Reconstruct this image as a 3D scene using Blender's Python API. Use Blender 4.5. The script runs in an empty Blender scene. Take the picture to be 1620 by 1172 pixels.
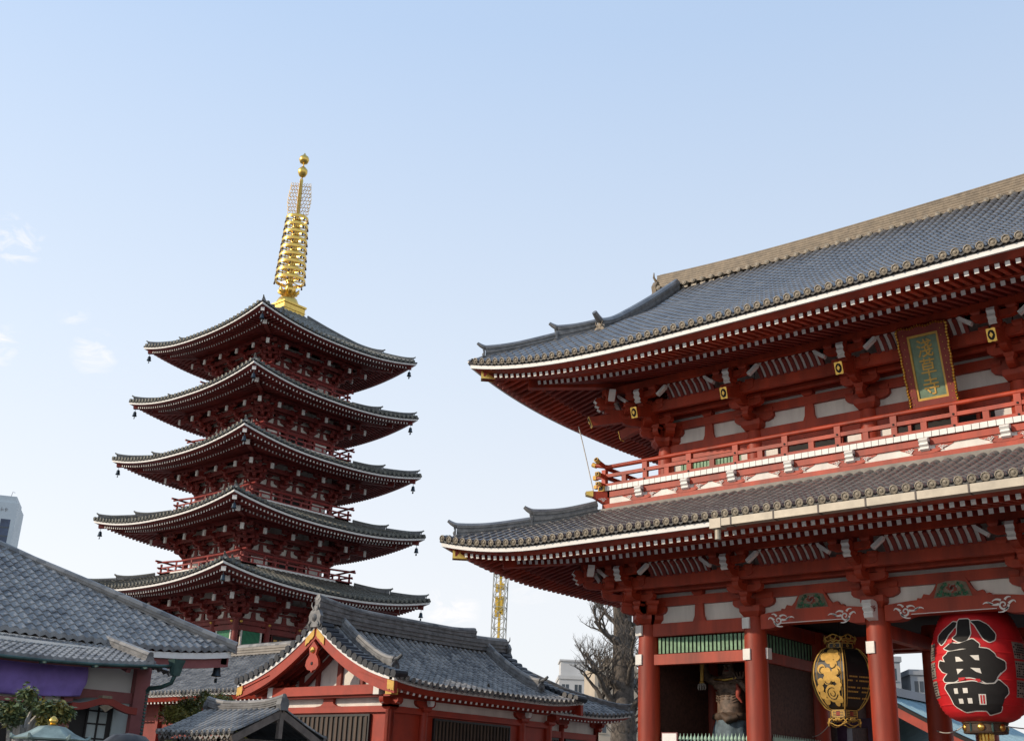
import bpy, bmesh, math, random
from mathutils import Vector, Matrix
random.seed(7)
R = math.radians
S = bpy.context.scene
COL = S.collection
PI = math.pi

# ---------------------------------------------------------------- camera, world, sun
FPX, PITCH, ROLL, PHI = 1805.2, .3546, .0421, .7328
EYE = Vector((0, 0, 1.6))
FW = Vector((-math.sin(PHI)*math.cos(PITCH), math.cos(PHI)*math.cos(PITCH), math.sin(PITCH)))
r0 = Vector((math.cos(PHI), math.sin(PHI), 0)); u0 = r0.cross(FW)
RT = math.cos(ROLL)*r0 + math.sin(ROLL)*u0
UP = -math.sin(ROLL)*r0 + math.cos(ROLL)*u0
cd = bpy.data.cameras.new('camera'); cam = bpy.data.objects.new('camera', cd); COL.objects.link(cam)
cam.matrix_world = Matrix(((RT.x, UP.x, -FW.x, 0), (RT.y, UP.y, -FW.y, 0), (RT.z, UP.z, -FW.z, 1.6), (0, 0, 0, 1)))
cd.sensor_width = 36; cd.lens = 36*FPX/1620; cd.clip_end = 6000; cd.clip_start = .1
S.camera = cam

def pray(x, y):                       # direction of a point of the photograph (only used to find where things stand)
    return (FW + RT*((x-810)/FPX) - UP*((y-586)/FPX)).normalized()

SUN_EL, SUN_AZ = R(22), R(33)         # azimuth measured from -Y towards -X
sdir = Vector((-math.sin(SUN_AZ)*math.cos(SUN_EL), -math.cos(SUN_AZ)*math.cos(SUN_EL), math.sin(SUN_EL)))
W = bpy.data.worlds.new('World'); S.world = W; W.use_nodes = True
nt = W.node_tree; nt.nodes.clear()
def N(t, **k):
    n = nt.nodes.new(t)
    for a, b in k.items(): setattr(n, a, b)
    return n
sky = N('ShaderNodeTexSky', sky_type='NISHITA', sun_disc=False, sun_elevation=SUN_EL,
        sun_rotation=math.atan2(sdir.x, sdir.y), altitude=0, air_density=1.0, dust_density=1.6, ozone_density=1.6)
bgn = N('ShaderNodeBackground'); out = N('ShaderNodeOutputWorld')
tc = N('ShaderNodeTexCoord')
SKY_STR = .15
bgn.inputs['Strength'].default_value = SKY_STR
noi = N('ShaderNodeTexNoise'); noi.inputs['Distortion'].default_value = .9; noi.inputs['Scale'].default_value = 30; noi.inputs['Detail'].default_value = 7; noi.inputs['Roughness'].default_value = .6
mp = N('ShaderNodeMapping'); mp.inputs['Rotation'].default_value = (0, R(35), R(20)); mp.inputs['Scale'].default_value = (1, 1, 2.2)
nt.links.new(tc.outputs['Generated'], mp.inputs['Vector']); nt.links.new(mp.outputs[0], noi.inputs['Vector'])
# thin bright veil over the blue: whiter towards the horizon and towards the sun's side
sep = N('ShaderNodeSeparateXYZ'); nt.links.new(tc.outputs['Generated'], sep.inputs[0])
vr_ = N('ShaderNodeValToRGB'); els = vr_.color_ramp.elements
for i, (p_, c_) in enumerate(((0, (6.6, 6.7, 6.75)), (.16, (6.35, 6.52, 6.8)), (.34, (5.25, 5.88, 6.75)), (.60, (3.65, 4.72, 6.4)), (1, (2.5, 3.8, 5.8)))):
    e_ = els[i] if i < 2 else els.new(p_)
    e_.position = p_; e_.color = (*c_, 1)
nt.links.new(sep.outputs['Z'], vr_.inputs[0])
sd = N('ShaderNodeVectorMath', operation='DOT_PRODUCT'); sd.inputs[1].default_value = Vector((sdir.x, sdir.y, 0)).normalized(); nt.links.new(tc.outputs['Generated'], sd.inputs[0])
sm_ = N('ShaderNodeMapRange'); sm_.inputs[1].default_value = -.8; sm_.inputs[2].default_value = .6; sm_.inputs[3].default_value = .93; sm_.inputs[4].default_value = 1.13; nt.links.new(sd.outputs['Value'], sm_.inputs[0])
vs_ = N('ShaderNodeVectorMath', operation='SCALE'); nt.links.new(vr_.outputs[0], vs_.inputs[0]); nt.links.new(sm_.outputs[0], vs_.inputs['Scale'])
veil = N('ShaderNodeMix', data_type='RGBA'); veil.inputs[0].default_value = .88; nt.links.new(sky.outputs[0], veil.inputs[6]); nt.links.new(vs_.outputs[0], veil.inputs[7])
acc = None
for (cx, cy, r_in, r_out, amt) in ((28, 378, 4, 48, 1.0), (0, 545, 2, 38, .85), (150, 558, 4, 42, .8), (118, 500, 2, 28, .4), (715, 965, 22, 52, 1.0), (840, 935, 2, 45, .35)):
    d = pray(cx, cy)
    dot = N('ShaderNodeVectorMath', operation='DOT_PRODUCT'); dot.inputs[1].default_value = d
    nt.links.new(tc.outputs['Generated'], dot.inputs[0])
    mr = N('ShaderNodeMapRange'); mr.inputs[1].default_value = math.cos(r_out/FPX*.9); mr.inputs[2].default_value = math.cos(r_in/FPX*.9)
    mr.inputs[3].default_value = 0; mr.inputs[4].default_value = amt
    nt.links.new(dot.outputs['Value'], mr.inputs[0])
    if acc is None: acc = mr.outputs[0]
    else:
        ad = N('ShaderNodeMath', operation='MAXIMUM'); nt.links.new(acc, ad.inputs[0]); nt.links.new(mr.outputs[0], ad.inputs[1]); acc = ad.outputs[0]
nm = N('ShaderNodeMapRange'); nm.inputs[1].default_value = .46; nm.inputs[2].default_value = .66
nt.links.new(noi.outputs[0], nm.inputs[0])
mul = N('ShaderNodeMath', operation='MULTIPLY'); nt.links.new(acc, mul.inputs[0]); nt.links.new(nm.outputs[0], mul.inputs[1])
mix = N('ShaderNodeMix', data_type='RGBA'); nt.links.new(mul.outputs[0], mix.inputs[0])
nt.links.new(veil.outputs[2], mix.inputs[6]); mix.inputs[7].default_value = (7.0, 6.85, 6.85, 1)
nt.links.new(mix.outputs[2], bgn.inputs['Color']); nt.links.new(bgn.outputs[0], out.inputs['Surface'])

sl = bpy.data.lights.new('sun', 'SUN'); sl.energy = 3.2; sl.angle = R(.53); sl.color = (1, .85, .67)
so = bpy.data.objects.new('sun', sl); COL.objects.link(so)
so.rotation_euler = sdir.to_track_quat('Z', 'Y').to_euler()
S.view_settings.view_transform = 'Standard'; S.view_settings.look = 'None'; S.view_settings.exposure = 0; S.view_settings.gamma = 1
S.cycles.max_bounces = 6; S.cycles.diffuse_bounces = 3; S.cycles.glossy_bounces = 3; S.cycles.transmission_bounces = 4
S.cycles.use_denoising = True

# ---------------------------------------------------------------- materials
def mat(name, col, rough=.6, metal=0., var=.12, scale=3., bump=0., bscale=None, spec=.5, streak=False, col2=None):
    m = bpy.data.materials.new(name); m.use_nodes = True; t = m.node_tree; p = t.nodes['Principled BSDF']
    p.inputs['Roughness'].default_value = rough; p.inputs['Metallic'].default_value = metal
    p.inputs['Specular IOR Level'].default_value = spec
    c = Vector(col); c2 = Vector(col2) if col2 else c*(1-2.2*var)
    tc = t.nodes.new('ShaderNodeTexCoord'); src = tc.outputs['Object']
    if streak:
        mpn = t.nodes.new('ShaderNodeMapping'); mpn.inputs['Scale'].default_value = (1, 1, .18); t.links.new(src, mpn.inputs[0]); src = mpn.outputs[0]
    n = t.nodes.new('ShaderNodeTexNoise'); n.inputs['Scale'].default_value = scale; n.inputs['Detail'].default_value = 6; n.inputs['Roughness'].default_value = .62
    t.links.new(src, n.inputs['Vector'])
    r = t.nodes.new('ShaderNodeValToRGB'); r.color_ramp.elements[0].position = .32; r.color_ramp.elements[1].position = .66
    r.color_ramp.elements[0].color = (*c2, 1); r.color_ramp.elements[1].color = (*(c*(1+var*.4)), 1)
    t.links.new(n.outputs[0], r.inputs[0]); t.links.new(r.outputs[0], p.inputs['Base Color'])
    if bump:
        n2 = t.nodes.new('ShaderNodeTexNoise'); n2.inputs['Scale'].default_value = bscale or scale*8; n2.inputs['Detail'].default_value = 4
        t.links.new(tc.outputs['Object'], n2.inputs['Vector'])
        b = t.nodes.new('ShaderNodeBump'); b.inputs['Strength'].default_value = bump; b.inputs['Distance'].default_value = .02
        t.links.new(n2.outputs[0], b.inputs['Height']); t.links.new(b.outputs[0], p.inputs['Normal'])
    return m
def glow(name, col, st):
    m = bpy.data.materials.new(name); m.use_nodes = True; p = m.node_tree.nodes['Principled BSDF']
    p.inputs['Base Color'].default_value = (*col, 1); p.inputs['Emission Color'].default_value = (*col, 1); p.inputs['Emission Strength'].default_value = st
    return m
def tile_mat(name, ca, cb, rough, metal, cell, mott=.45):
    # every tile its own shade: white noise over a cell grid, plus weathering noise
    m = bpy.data.materials.new(name); m.use_nodes = True; t = m.node_tree; p = t.nodes['Principled BSDF']
    p.inputs['Roughness'].default_value = rough; p.inputs['Metallic'].default_value = metal
    tc = t.nodes.new('ShaderNodeTexCoord')
    sn = t.nodes.new('ShaderNodeVectorMath'); sn.operation = 'SNAP'; sn.inputs[1].default_value = cell
    t.links.new(tc.outputs['Object'], sn.inputs[0])
    wn = t.nodes.new('ShaderNodeTexWhiteNoise'); t.links.new(sn.outputs[0], wn.inputs['Vector'])
    n = t.nodes.new('ShaderNodeTexNoise'); n.inputs['Scale'].default_value = 1.3; n.inputs['Detail'].default_value = 7; n.inputs['Roughness'].default_value = .65
    t.links.new(tc.outputs['Object'], n.inputs['Vector'])
    ad = t.nodes.new('ShaderNodeMath'); ad.operation = 'MULTIPLY_ADD'; ad.inputs[1].default_value = mott
    ml = t.nodes.new('ShaderNodeMath'); ml.operation = 'MULTIPLY'; ml.inputs[1].default_value = .7; t.links.new(n.outputs[0], ml.inputs[0])
    t.links.new(wn.outputs[0], ad.inputs[0]); t.links.new(ml.outputs[0], ad.inputs[2])
    r = t.nodes.new('ShaderNodeValToRGB'); r.color_ramp.elements[0].position = .22; r.color_ramp.elements[1].position = .78
    r.color_ramp.elements[0].color = (*ca, 1); r.color_ramp.elements[1].color = (*cb, 1)
    t.links.new(ad.outputs[0], r.inputs[0]); t.links.new(r.outputs[0], p.inputs['Base Color'])
    rr = t.nodes.new('ShaderNodeMapRange'); rr.inputs[3].default_value = rough-.1; rr.inputs[4].default_value = rough+.15
    t.links.new(n.outputs[0], rr.inputs[0]); t.links.new(rr.outputs[0], p.inputs['Roughness'])
    return m
M = {}
M['red'] = mat('vermilion paint', (.44, .047, .014), .56, 0, .24, 1.3, .12, 40, streak=True)
M['darkred'] = mat('deep and shaded red', (.23, .025, .014), .6, 0, .14, 1.8, .06, 40)  # shade put into the red of rafters, soffits and cross wing; maroon elsewhere
M['pagred'] = mat('pagoda red paint', (.21, .023, .018), .6, 0, .18, 1.2, .05, 30)
M['hallred'] = mat('hall red paint', (.38, .034, .011), .58, 0, .14, 1.4, .06, 40)
M['white'] = mat('white paint', (.82, .80, .76), .55, 0, .05, 3)
M['plaster'] = mat('white plaster', (.84, .80, .73), .8, 0, .10, 1.6, .1, 30, streak=True)
M['gold'] = mat('gilt metal', (.86, .56, .14), .32, 1, .12, 6)
M['goldpaint'] = mat('gold leaf', (.62, .38, .09), .68, .25, .10, 5)
M['railred'] = mat('lightened rail red', (.30, .036, .03), .6, 0, .16, 2)  # pagoda red lightened in colour to offset the shade on the rails
M['black'] = mat('black lacquer', (.012, .011, .011), .5, 0, .1, 3)
M['ink'] = mat('matt black ink', (.014, .013, .013), .8, 0, .1, 3)
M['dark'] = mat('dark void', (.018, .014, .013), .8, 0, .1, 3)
M['screen'] = mat('dark wire screen', (.105, .044, .030), .75, 0, .25, 9)
M['brownwood'] = mat('old brown wood', (.09, .055, .035), .7, 0, .25, 4, .2, 30, streak=True)
M['greywood'] = mat('weathered grey wood', (.16, .13, .11), .75, 0, .2, 4, .2, 30)
M['green'] = mat('green louvre paint', (.20, .38, .22), .55, 0, .2, 5)
M['palegreen'] = mat('pale green fence paint', (.44, .64, .50), .55, 0, .12, 5)
M['shutter'] = mat('emerald shutter paint', (.02, .22, .10), .5, 0, .12, 3)
M['verdigris'] = mat('verdigris copper', (.27, .35, .32), .6, .2, .25, 3)
M['coppergreen'] = mat('dark green copper', (.05, .10, .09), .5, .4, .25, 3)
M['blueroof'] = mat('pale blue copper sheet', (.30, .45, .50), .5, .1, .12, 1.2)
M['bell'] = mat('bronze bell patina', (.035, .055, .075), .45, .5, .2, 6)
M['tile'] = tile_mat('gate roof tile', (.15, .15, .155), (.36, .345, .33), .32, .55, (.3, .33, .4), .2)
M['ptile'] = tile_mat('pagoda roof tile', (.10, .10, .085), (.20, .195, .165), .45, .25, (.5, .5, .5))
M['htile'] = tile_mat('grey fired tile', (.050, .050, .052), (.27, .255, .235), .48, .0, (.31, .31, .27))
M['ltile'] = tile_mat('blue grey pantile', (.052, .054, .060), (.24, .235, .225), .40, .0, (.27, .27, .18))
M['pan'] = mat('dark tile bed', (.045, .044, .042), .6, 0, .2, 4)
M['disc'] = mat('tile end crest', (.235, .195, .14), .5, .1, .25, 9)
M['ridgetan'] = mat('ridge tile courses', (.24, .183, .12), .6, 0, .2, 5)
M['ridge'] = mat('ridge tile stack', (.15, .15, .15), .5, .1, .22, 5)
M['ridgeh'] = mat('weathered hall ridge', (.20, .195, .19), .55, 0, .25, 4)
M['stone'] = mat('grey stone', (.30, .27, .235), .8, 0, .15, 2, .2, 30)
M['paving'] = mat('stone paving', (.20, .188, .17), .85, 0, .15, .8, .2, 20)
M['cream'] = mat('cream gutter metal', (.45, .39, .30), .5, .1, .12, 2)
M['purple'] = mat('violet curtain cloth', (.32, .22, .66), .85, 0, .12, 2, .1, 12)
M['pinkpost'] = mat('plum painted post', (.27, .085, .085), .6, 0, .12, 2)
M['glass'] = mat('frosted pane', (.42, .48, .48), .25, 0, .08, 1)
M['bark'] = mat('grey bark', (.155, .13, .108), .9, 0, .3, 5, .5, 20)
M['lred'] = mat('red lantern paper', (.62, .012, .018), .6, 0, .1, 2)
M['lampwarm'] = glow('lamp', (1, .6, .25), 6)
M['concrete'] = mat('pale concrete', (.60, .59, .57), .85, 0, .08, .15)
M['tower'] = mat('white tower cladding', (.55, .60, .62), .6, 0, .06, .05)
M['towerglass'] = mat('blue tower glass', (.06, .09, .16), .15, .2, .3, .12)
M['window'] = mat('window glass', (.05, .065, .08), .12, 0, .2, .5)
M['crane'] = mat('yellow crane paint', (.72, .47, .05), .5, 0, .12, .5)
M['cranegrey'] = mat('galvanised steel', (.42, .42, .38), .5, .5, .12, .5)
M['skin'] = mat('person skin', (.50, .31, .22), .6, 0, .05, 5)
M['hair'] = mat('dark hair', (.02, .016, .014), .5, 0, .2, 60)
M['hairlight'] = mat('brown hair', (.20, .12, .06), .5, 0, .2, 60)
M['coat'] = mat('dark coat', (.03, .035, .05), .85, 0, .1, 8)
M['dtile'] = mat('dark glazed tile end', (.028, .030, .036), .4, .1, .2, 5)
M['flame'] = mat('pale gilt openwork', (.82, .54, .13), .5, .3, .08, 5)
M['statue'] = mat('painted statue', (.17, .11, .075), .6, 0, .35, 6, .4, 12)
M['statueblue'] = mat('statue blue skirt', (.11, .16, .195), .7, 0, .25, 4, .2, 10)
M['statuered'] = mat('statue red cloth', (.36, .06, .035), .7, 0, .25, 6)
M['carvegreen'] = mat('carving green', (.06, .22, .11), .5, 0, .35, 14)
M['plaqueg'] = mat('plaque green ground', (.155, .24, .155), .5, 0, .18, 3)
M['wire'] = mat('white rope', (.55, .52, .48), .7, 0, .1, 5)
M['violetpost'] = mat('dark violet paint', (.06, .03, .07), .5, 0, .12, 3)

# ---------------------------------------------------------------- mesh builder
def Tid(x, y, z): return (x, y, z)
class MB:
    def __init__(s): s.v = []; s.f = []; s.m = []
    def add(s, vs, fs, m=0):
        b = len(s.v); s.v += [tuple(v) for v in vs]
        for f in fs: s.f.append(tuple(b+i for i in f)); s.m.append(m)
    def addm(s, vs, fs, ms):
        b = len(s.v); s.v += [tuple(v) for v in vs]
        for f, m in zip(fs, ms): s.f.append(tuple(b+i for i in f)); s.m.append(m)
    def hexa(s, p, m=0, mend=None):     # p: 8 pts, bottom 4 ccw then top 4; mend=(face index, material)
        fs = [(0, 3, 2, 1), (4, 5, 6, 7), (0, 1, 5, 4), (1, 2, 6, 5), (2, 3, 7, 6), (3, 0, 4, 7)]
        ms = [m]*6
        if mend: ms[mend[0]] = mend[1]
        s.addm(p, fs, ms)
    def box(s, x0, x1, y0, y1, z0, z1, m=0, T=Tid, tp=0., mend=None):   # tp: taper of the bottom
        a, b, c, d = x0+tp, x1-tp, y0+tp, y1-tp
        s.hexa([T(a, c, z0), T(b, c, z0), T(b, d, z0), T(a, d, z0), T(x0, y0, z1), T(x1, y0, z1), T(x1, y1, z1), T(x0, y1, z1)], m, mend)
    def bar(s, p, q, w, h, m=0, mend=None, up=Vector((0, 0, 1)), msrt=None):  # end face at q may take material mend; at p msrt
        p = Vector(p); q = Vector(q); d = (q-p).normalized(); r = d.cross(up)
        if r.length < 1e-5: r = d.cross(Vector((1, 0, 0)))
        r.normalize(); t = r.cross(d)
        r = r*(w/2); t = t*(h/2)
        P = [p-r-t, p+r-t, q+r-t, q-r-t, p-r+t, p+r+t, q+r+t, q-r+t]
        fs = [(0, 3, 2, 1), (4, 5, 6, 7), (0, 1, 5, 4), (1, 2, 6, 5), (2, 3, 7, 6), (3, 0, 4, 7)]
        ms = [m]*6
        if mend is not None: ms[4] = mend
        if msrt is not None: ms[2] = msrt
        s.addm(P, fs, ms)
    def tube(s, pts, r, n=8, m=0, cap=True):
        pts = [Vector(p) for p in pts]; k = len(pts)
        rs = r if isinstance(r, (list, tuple)) else [r]*k
        b = len(s.v); prev = None
        for i, p in enumerate(pts):
            d = (pts[min(i+1, k-1)]-pts[max(i-1, 0)])
            d = d.normalized() if d.length > 1e-9 else Vector((0, 0, 1))
            if prev is None:
                a = d.cross(Vector((0, 0, 1)))
                if a.length < .05: a = d.cross(Vector((1, 0, 0)))
            else: a = prev - d*prev.dot(d)
            a.normalize(); prev = a; c = d.cross(a)
            for j in range(n):
                g = 2*PI*j/n; s.v.append(tuple(p+(a*math.cos(g)+c*math.sin(g))*rs[i]))
        for i in range(k-1):
            for j in range(n):
                s.f.append((b+i*n+j, b+i*n+(j+1) % n, b+(i+1)*n+(j+1) % n, b+(i+1)*n+j)); s.m.append(m)
        if cap:
            s.f.append(tuple(b+j for j in range(n))[::-1]); s.m.append(m)
            s.f.append(tuple(b+(k-1)*n+j for j in range(n))); s.m.append(m)
    def lathe(s, prof, c=(0, 0, 0), n=16, m=0, T=None, cap=True):
        b = len(s.v)
        for (r, z) in prof:
            for j in range(n):
                g = 2*PI*j/n; p = (c[0]+r*math.cos(g), c[1]+r*math.sin(g), c[2]+z); s.v.append(T(*p) if T else p)
        k = len(prof)
        for i in range(k-1):
            for j in range(n):
                s.f.append((b+i*n+j, b+i*n+(j+1) % n, b+(i+1)*n+(j+1) % n, b+(i+1)*n+j)); s.m.append(m)
        if cap:
            s.f.append(tuple(b+j for j in range(n))[::-1]); s.m.append(m)
            s.f.append(tuple(b+(k-1)*n+j for j in range(n))); s.m.append(m)
    def loft(s, rings, m=0, closed=True, cap=True):
        b = len(s.v); n = len(rings[0]); k = len(rings)
        for r in rings: s.v += [tuple(p) for p in r]
        for i in range(k-1):
            for j in range(n if closed else n-1):
                s.f.append((b+i*n+j, b+i*n+(j+1) % n, b+(i+1)*n+(j+1) % n, b+(i+1)*n+j)); s.m.append(m)
        if cap and closed:
            s.f.append(tuple(b+j for j in range(n))[::-1]); s.m.append(m)
            s.f.append(tuple(b+(k-1)*n+j for j in range(n))); s.m.append(m)
    def prism(s, poly, F, w0, w1, m=0, mfront=None):   # poly 2-D, F(a, b, w) -> xyz, from w0 to w1
        n = len(poly); P = [F(a, b, w0) for a, b in poly]+[F(a, b, w1) for a, b in poly]
        fs = [tuple(range(n))[::-1], tuple(range(n, 2*n))]+[(i, (i+1) % n, n+(i+1) % n, n+i) for i in range(n)]
        s.addm(P, fs, [m, m if mfront is None else mfront]+[m]*n)
    def build(s, name, mats, par=None, smooth=None, loc=None):
        me = bpy.data.meshes.new(name); me.from_pydata(s.v, [], s.f)
        if not isinstance(mats, (list, tuple)): mats = [mats]
        for x in mats: me.materials.append(M[x] if isinstance(x, str) else x)
        me.polygons.foreach_set('material_index', s.m)
        bm = bmesh.new(); bm.from_mesh(me); bmesh.ops.recalc_face_normals(bm, faces=bm.faces); bm.to_mesh(me); bm.free()
        if smooth is not None:
            me.polygons.foreach_set('use_smooth', [True]*len(me.polygons)); me.set_sharp_from_angle(angle=R(smooth))
        me.update()
        return put(name, me, par, loc)
def put(name, me, par=None, loc=None, rz=None):
    o = bpy.data.objects.new(name, me); COL.objects.link(o)
    if par: o.parent = par
    if loc is not None: o.location = loc
    if rz is not None: o.rotation_euler[2] = rz
    return o
def tag(o, label, cat, group=None, kind=None):
    if label: o['label'] = label
    if cat: o['category'] = cat
    if group: o['group'] = group
    if kind: o['kind'] = kind
    return o
def thing(name, label, cat, loc=(0, 0, 0), rz=0, group=None):
    o = bpy.data.objects.new(name, None); COL.objects.link(o); o.location = loc; o.rotation_euler[2] = rz
    return tag(o, label, cat, group)
def structure(name, mb, mats, **k):
    o = mb.build(name, mats, **k); o['kind'] = 'structure'; return o

def glyphs(text, size, offset, step=None):
    """outline of some lettering as flat triangles, optionally cut into a grid so it can be bent"""
    cu = bpy.data.curves.new('lettering', 'FONT'); cu.body = text; cu.size = size; cu.offset = offset; cu.resolution_u = 3
    ob = bpy.data.objects.new('lettering', cu); COL.objects.link(ob)
    dg = bpy.context.evaluated_depsgraph_get(); dg.update()
    me = ob.evaluated_get(dg).to_mesh(); bm = bmesh.new(); bm.from_mesh(me)
    ob.evaluated_get(dg).to_mesh_clear(); bpy.data.objects.remove(ob); bpy.data.curves.remove(cu)
    bmesh.ops.triangulate(bm, faces=bm.faces)
    xs = [v.co.x for v in bm.verts]; ys = [v.co.y for v in bm.verts]
    ox, oy = (min(xs)+max(xs))/2, (min(ys)+max(ys))/2
    for v in bm.verts: v.co.x -= ox; v.co.y -= oy; v.co.z = 0
    if step:
        for ax in (0, 1):
            lo = min(v.co[ax] for v in bm.verts); hi = max(v.co[ax] for v in bm.verts); c = lo+step
            while c < hi:
                no = Vector((1, 0, 0)) if ax == 0 else Vector((0, 1, 0))
                bmesh.ops.bisect_plane(bm, geom=bm.verts[:]+bm.edges[:]+bm.faces[:], plane_co=no*c, plane_no=no); c += step
    vs = [v.co.copy() for v in bm.verts]; bm.verts.index_update(); fs = [[v.index for v in f.verts] for f in bm.faces]; bm.free()
    return vs, fs
# ---------------------------------------------------------------- tiled roofs on a rectangular plan
class Ring:
    def __init__(s, cx, cy, A, B): s.cx, s.cy, s.A, s.B = cx, cy, A, B
    def H(s, k): return s.A if k % 2 == 0 else s.B
    def D(s, k): return s.B if k % 2 == 0 else s.A
    def UV(s, k): return [((1, 0), (0, -1)), ((0, 1), (1, 0)), ((-1, 0), (0, 1)), ((0, -1), (-1, 0))][k]
    def P(s, k, u, o, z):
        (ux, uy), (nx, ny) = s.UV(k); d = s.D(k)+o
        return Vector((s.cx+ux*u+nx*d, s.cy+uy*u+ny*d, z))
    def C(s, k, o, z):                       # corner after side k (positive u end)
        return s.P(k, s.H(k)+o, o, z)
class Eave:
    """ring of walls with an eave all round: e = tile edge beyond the wall, lift = rise of the corners"""
    def __init__(s, ring, e, lift, c, oj, zprof, p=2.0):
        s.r, s.e, s.lift, s.c, s.oj, s.zprof, s.p = ring, e, lift, c, oj, zprof, p
    def w(s, o): return max(0., min(1.15, (o-s.oj)/(s.e-s.oj)))**1.25
    def L(s, k, u, o):
        Ld = s.r.H(k)+o; f = max(0., (abs(u)-(Ld-s.c))/s.c); return s.lift*min(f, 1.03)**s.p*s.w(o)
    def pt(s, k, u, o, z): return s.r.P(k, u, o, z+s.L(k, u, o))
def lin(n, a, b): return [a+(b-a)*i/(n-1) for i in range(n)]

def tile_row(mb, pts, U, r, seg, m=0, md=1, disc=None, dr=.12):
    """one row of round tiles up a slope; pts from eave upward"""
    n = len(pts); Nn = []
    for i in range(n):
        d = (pts[min(i+1, n-1)]-pts[max(i-1, 0)]).normalized(); nn = U.cross(d)
        if nn.z < 0: nn = -nn
        Nn.append(nn.normalized())
    rings = []
    for i in range(n-1):
        for (p, nn, rr) in ((pts[i], Nn[i], r*1.14), (pts[i+1], Nn[i+1], r*.93)):
            rings.append([p+U*(math.cos(PI*a/seg)*rr)+nn*(math.sin(PI*a/seg)*rr) for a in range(seg+1)])
    mb.loft(rings, m, closed=False)
    if disc is not None:
        d = (pts[0]-pts[1]).normalized(); d = Vector((d.x, d.y, d.z*.3)).normalized(); nn = U.cross(d); nn = nn if nn.z > 0 else -nn
        c = pts[0]+d*.02+nn*(r*.35); k = disc
        ring = lambda rr, off: [c+d*off+U*(math.cos(2*PI*a/k)*rr)+nn*(math.sin(2*PI*a/k)*rr) for a in range(k)]
        mb.loft([ring(dr, -.06), ring(dr, .02)], m, cap=False)
        rs = [ring(dr, .02), ring(dr*.80, .025), ring(dr*.76, .004), ring(dr*.42, .004), ring(dr*.36, .022), ring(.001, .03)]
        mb.loft(rs, md, cap=False)

def roof_slope(name, par, E, k, o_top, G=None, spacing=.33, r=.1, step=.34, seg=4, disc=8, dr=.12, mats=('tile', 'disc', 'pan'), front=True, o_in=None):
    r_ = E.r; H = r_.H(k); (ux, uy), _ = r_.UV(k); U = Vector((ux, uy, 0)); mb = MB()
    n = int((H+E.e-.1)/spacing); us = [i*spacing for i in range(-n, n+1)]
    def oend(u):
        if G is not None:
            return o_top if abs(u) <= G else min(E.e-.05, abs(u)-H)
        return max(o_top, min(E.e-.05, abs(u)-H))
    rows = []
    for u in us:
        oe = oend(u); ln = (E.e-oe)*1.15; ns = max(1, round(ln/step))
        pts = [E.pt(k, u, o, E.zprof(o)) for o in lin(ns+1, E.e, oe)]
        tile_row(mb, pts, U, r, seg, 0, 1, disc, dr)
        rows.append([E.pt(k, u, o, E.zprof(o)) for o in lin(9, E.e, oe)])
    for i in range(len(us)-1):
        a, b = rows[i], rows[i+1]; mid = [(p+q)/2+Vector((0, 0, -.06)) for p, q in zip(a, b)]
        mb.loft([a, mid, b], 2, closed=False)
        # hanging lip of the flat tile
        pa, pb = a[0]+Vector((0, 0, .01)), b[0]+Vector((0, 0, .01)); _, (nx, ny) = r_.UV(k); nv = Vector((nx, ny, 0))*.02
        dn = Vector((0, 0, -.06)); pm = (pa+pb)/2+dn*.95
        mb.add([pa+nv, pm+nv, pb+nv, pb+nv+dn*.4, pm+nv+dn*1.1, pa+nv+dn*.4], [(0, 1, 4, 5), (1, 2, 3, 4)], 2)
    return mb.build(name, list(mats), par, smooth=50)

def sweep(mb, E, k, prof, n=41, m=0, e=None, mf=None):
    """closed profile [(o, z)] swept along side k with mitred corners; lift taken at the profile's own o"""
    rings = []
    ts = [math.copysign(abs(t)**.75, t) for t in lin(n, -1, 1)]
    for t in ts:
        rings.append([E.pt(k, t*(E.r.H(k)+o), o, z) for o, z in prof])
    mb.loft(rings, m)

def rafters(mb, E, k, o_tip, z_tip, slope, o_in, sp, w, h, m=0, mw=1):
    H = E.r.H(k); n = int((H+o_tip-.25)/sp)
    for i in range(-n, n+1):
        u = i*sp; oi = max(o_in, abs(u)-H+.12)
        if o_tip-oi < .15: continue
        q = E.pt(k, u, o_tip, z_tip); lz = E.L(k, u, oi); p = E.r.P(k, u, oi, z_tip+slope*(o_tip-oi)+lz)
        mb.bar(p, q, w, h, m, mend=mw)
def soffit(mb, E, k, o0, z0, o1, z1, m=0, n=31):
    rings = []
    for t in lin(n, -1, 1):
        rings.append([E.pt(k, t*(E.r.H(k)+o), o, z0+(z1-z0)*(o-o0)/(o1-o0)) for o in lin(4, o0, o1)])
    mb.loft(rings, m, closed=False)

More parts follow.
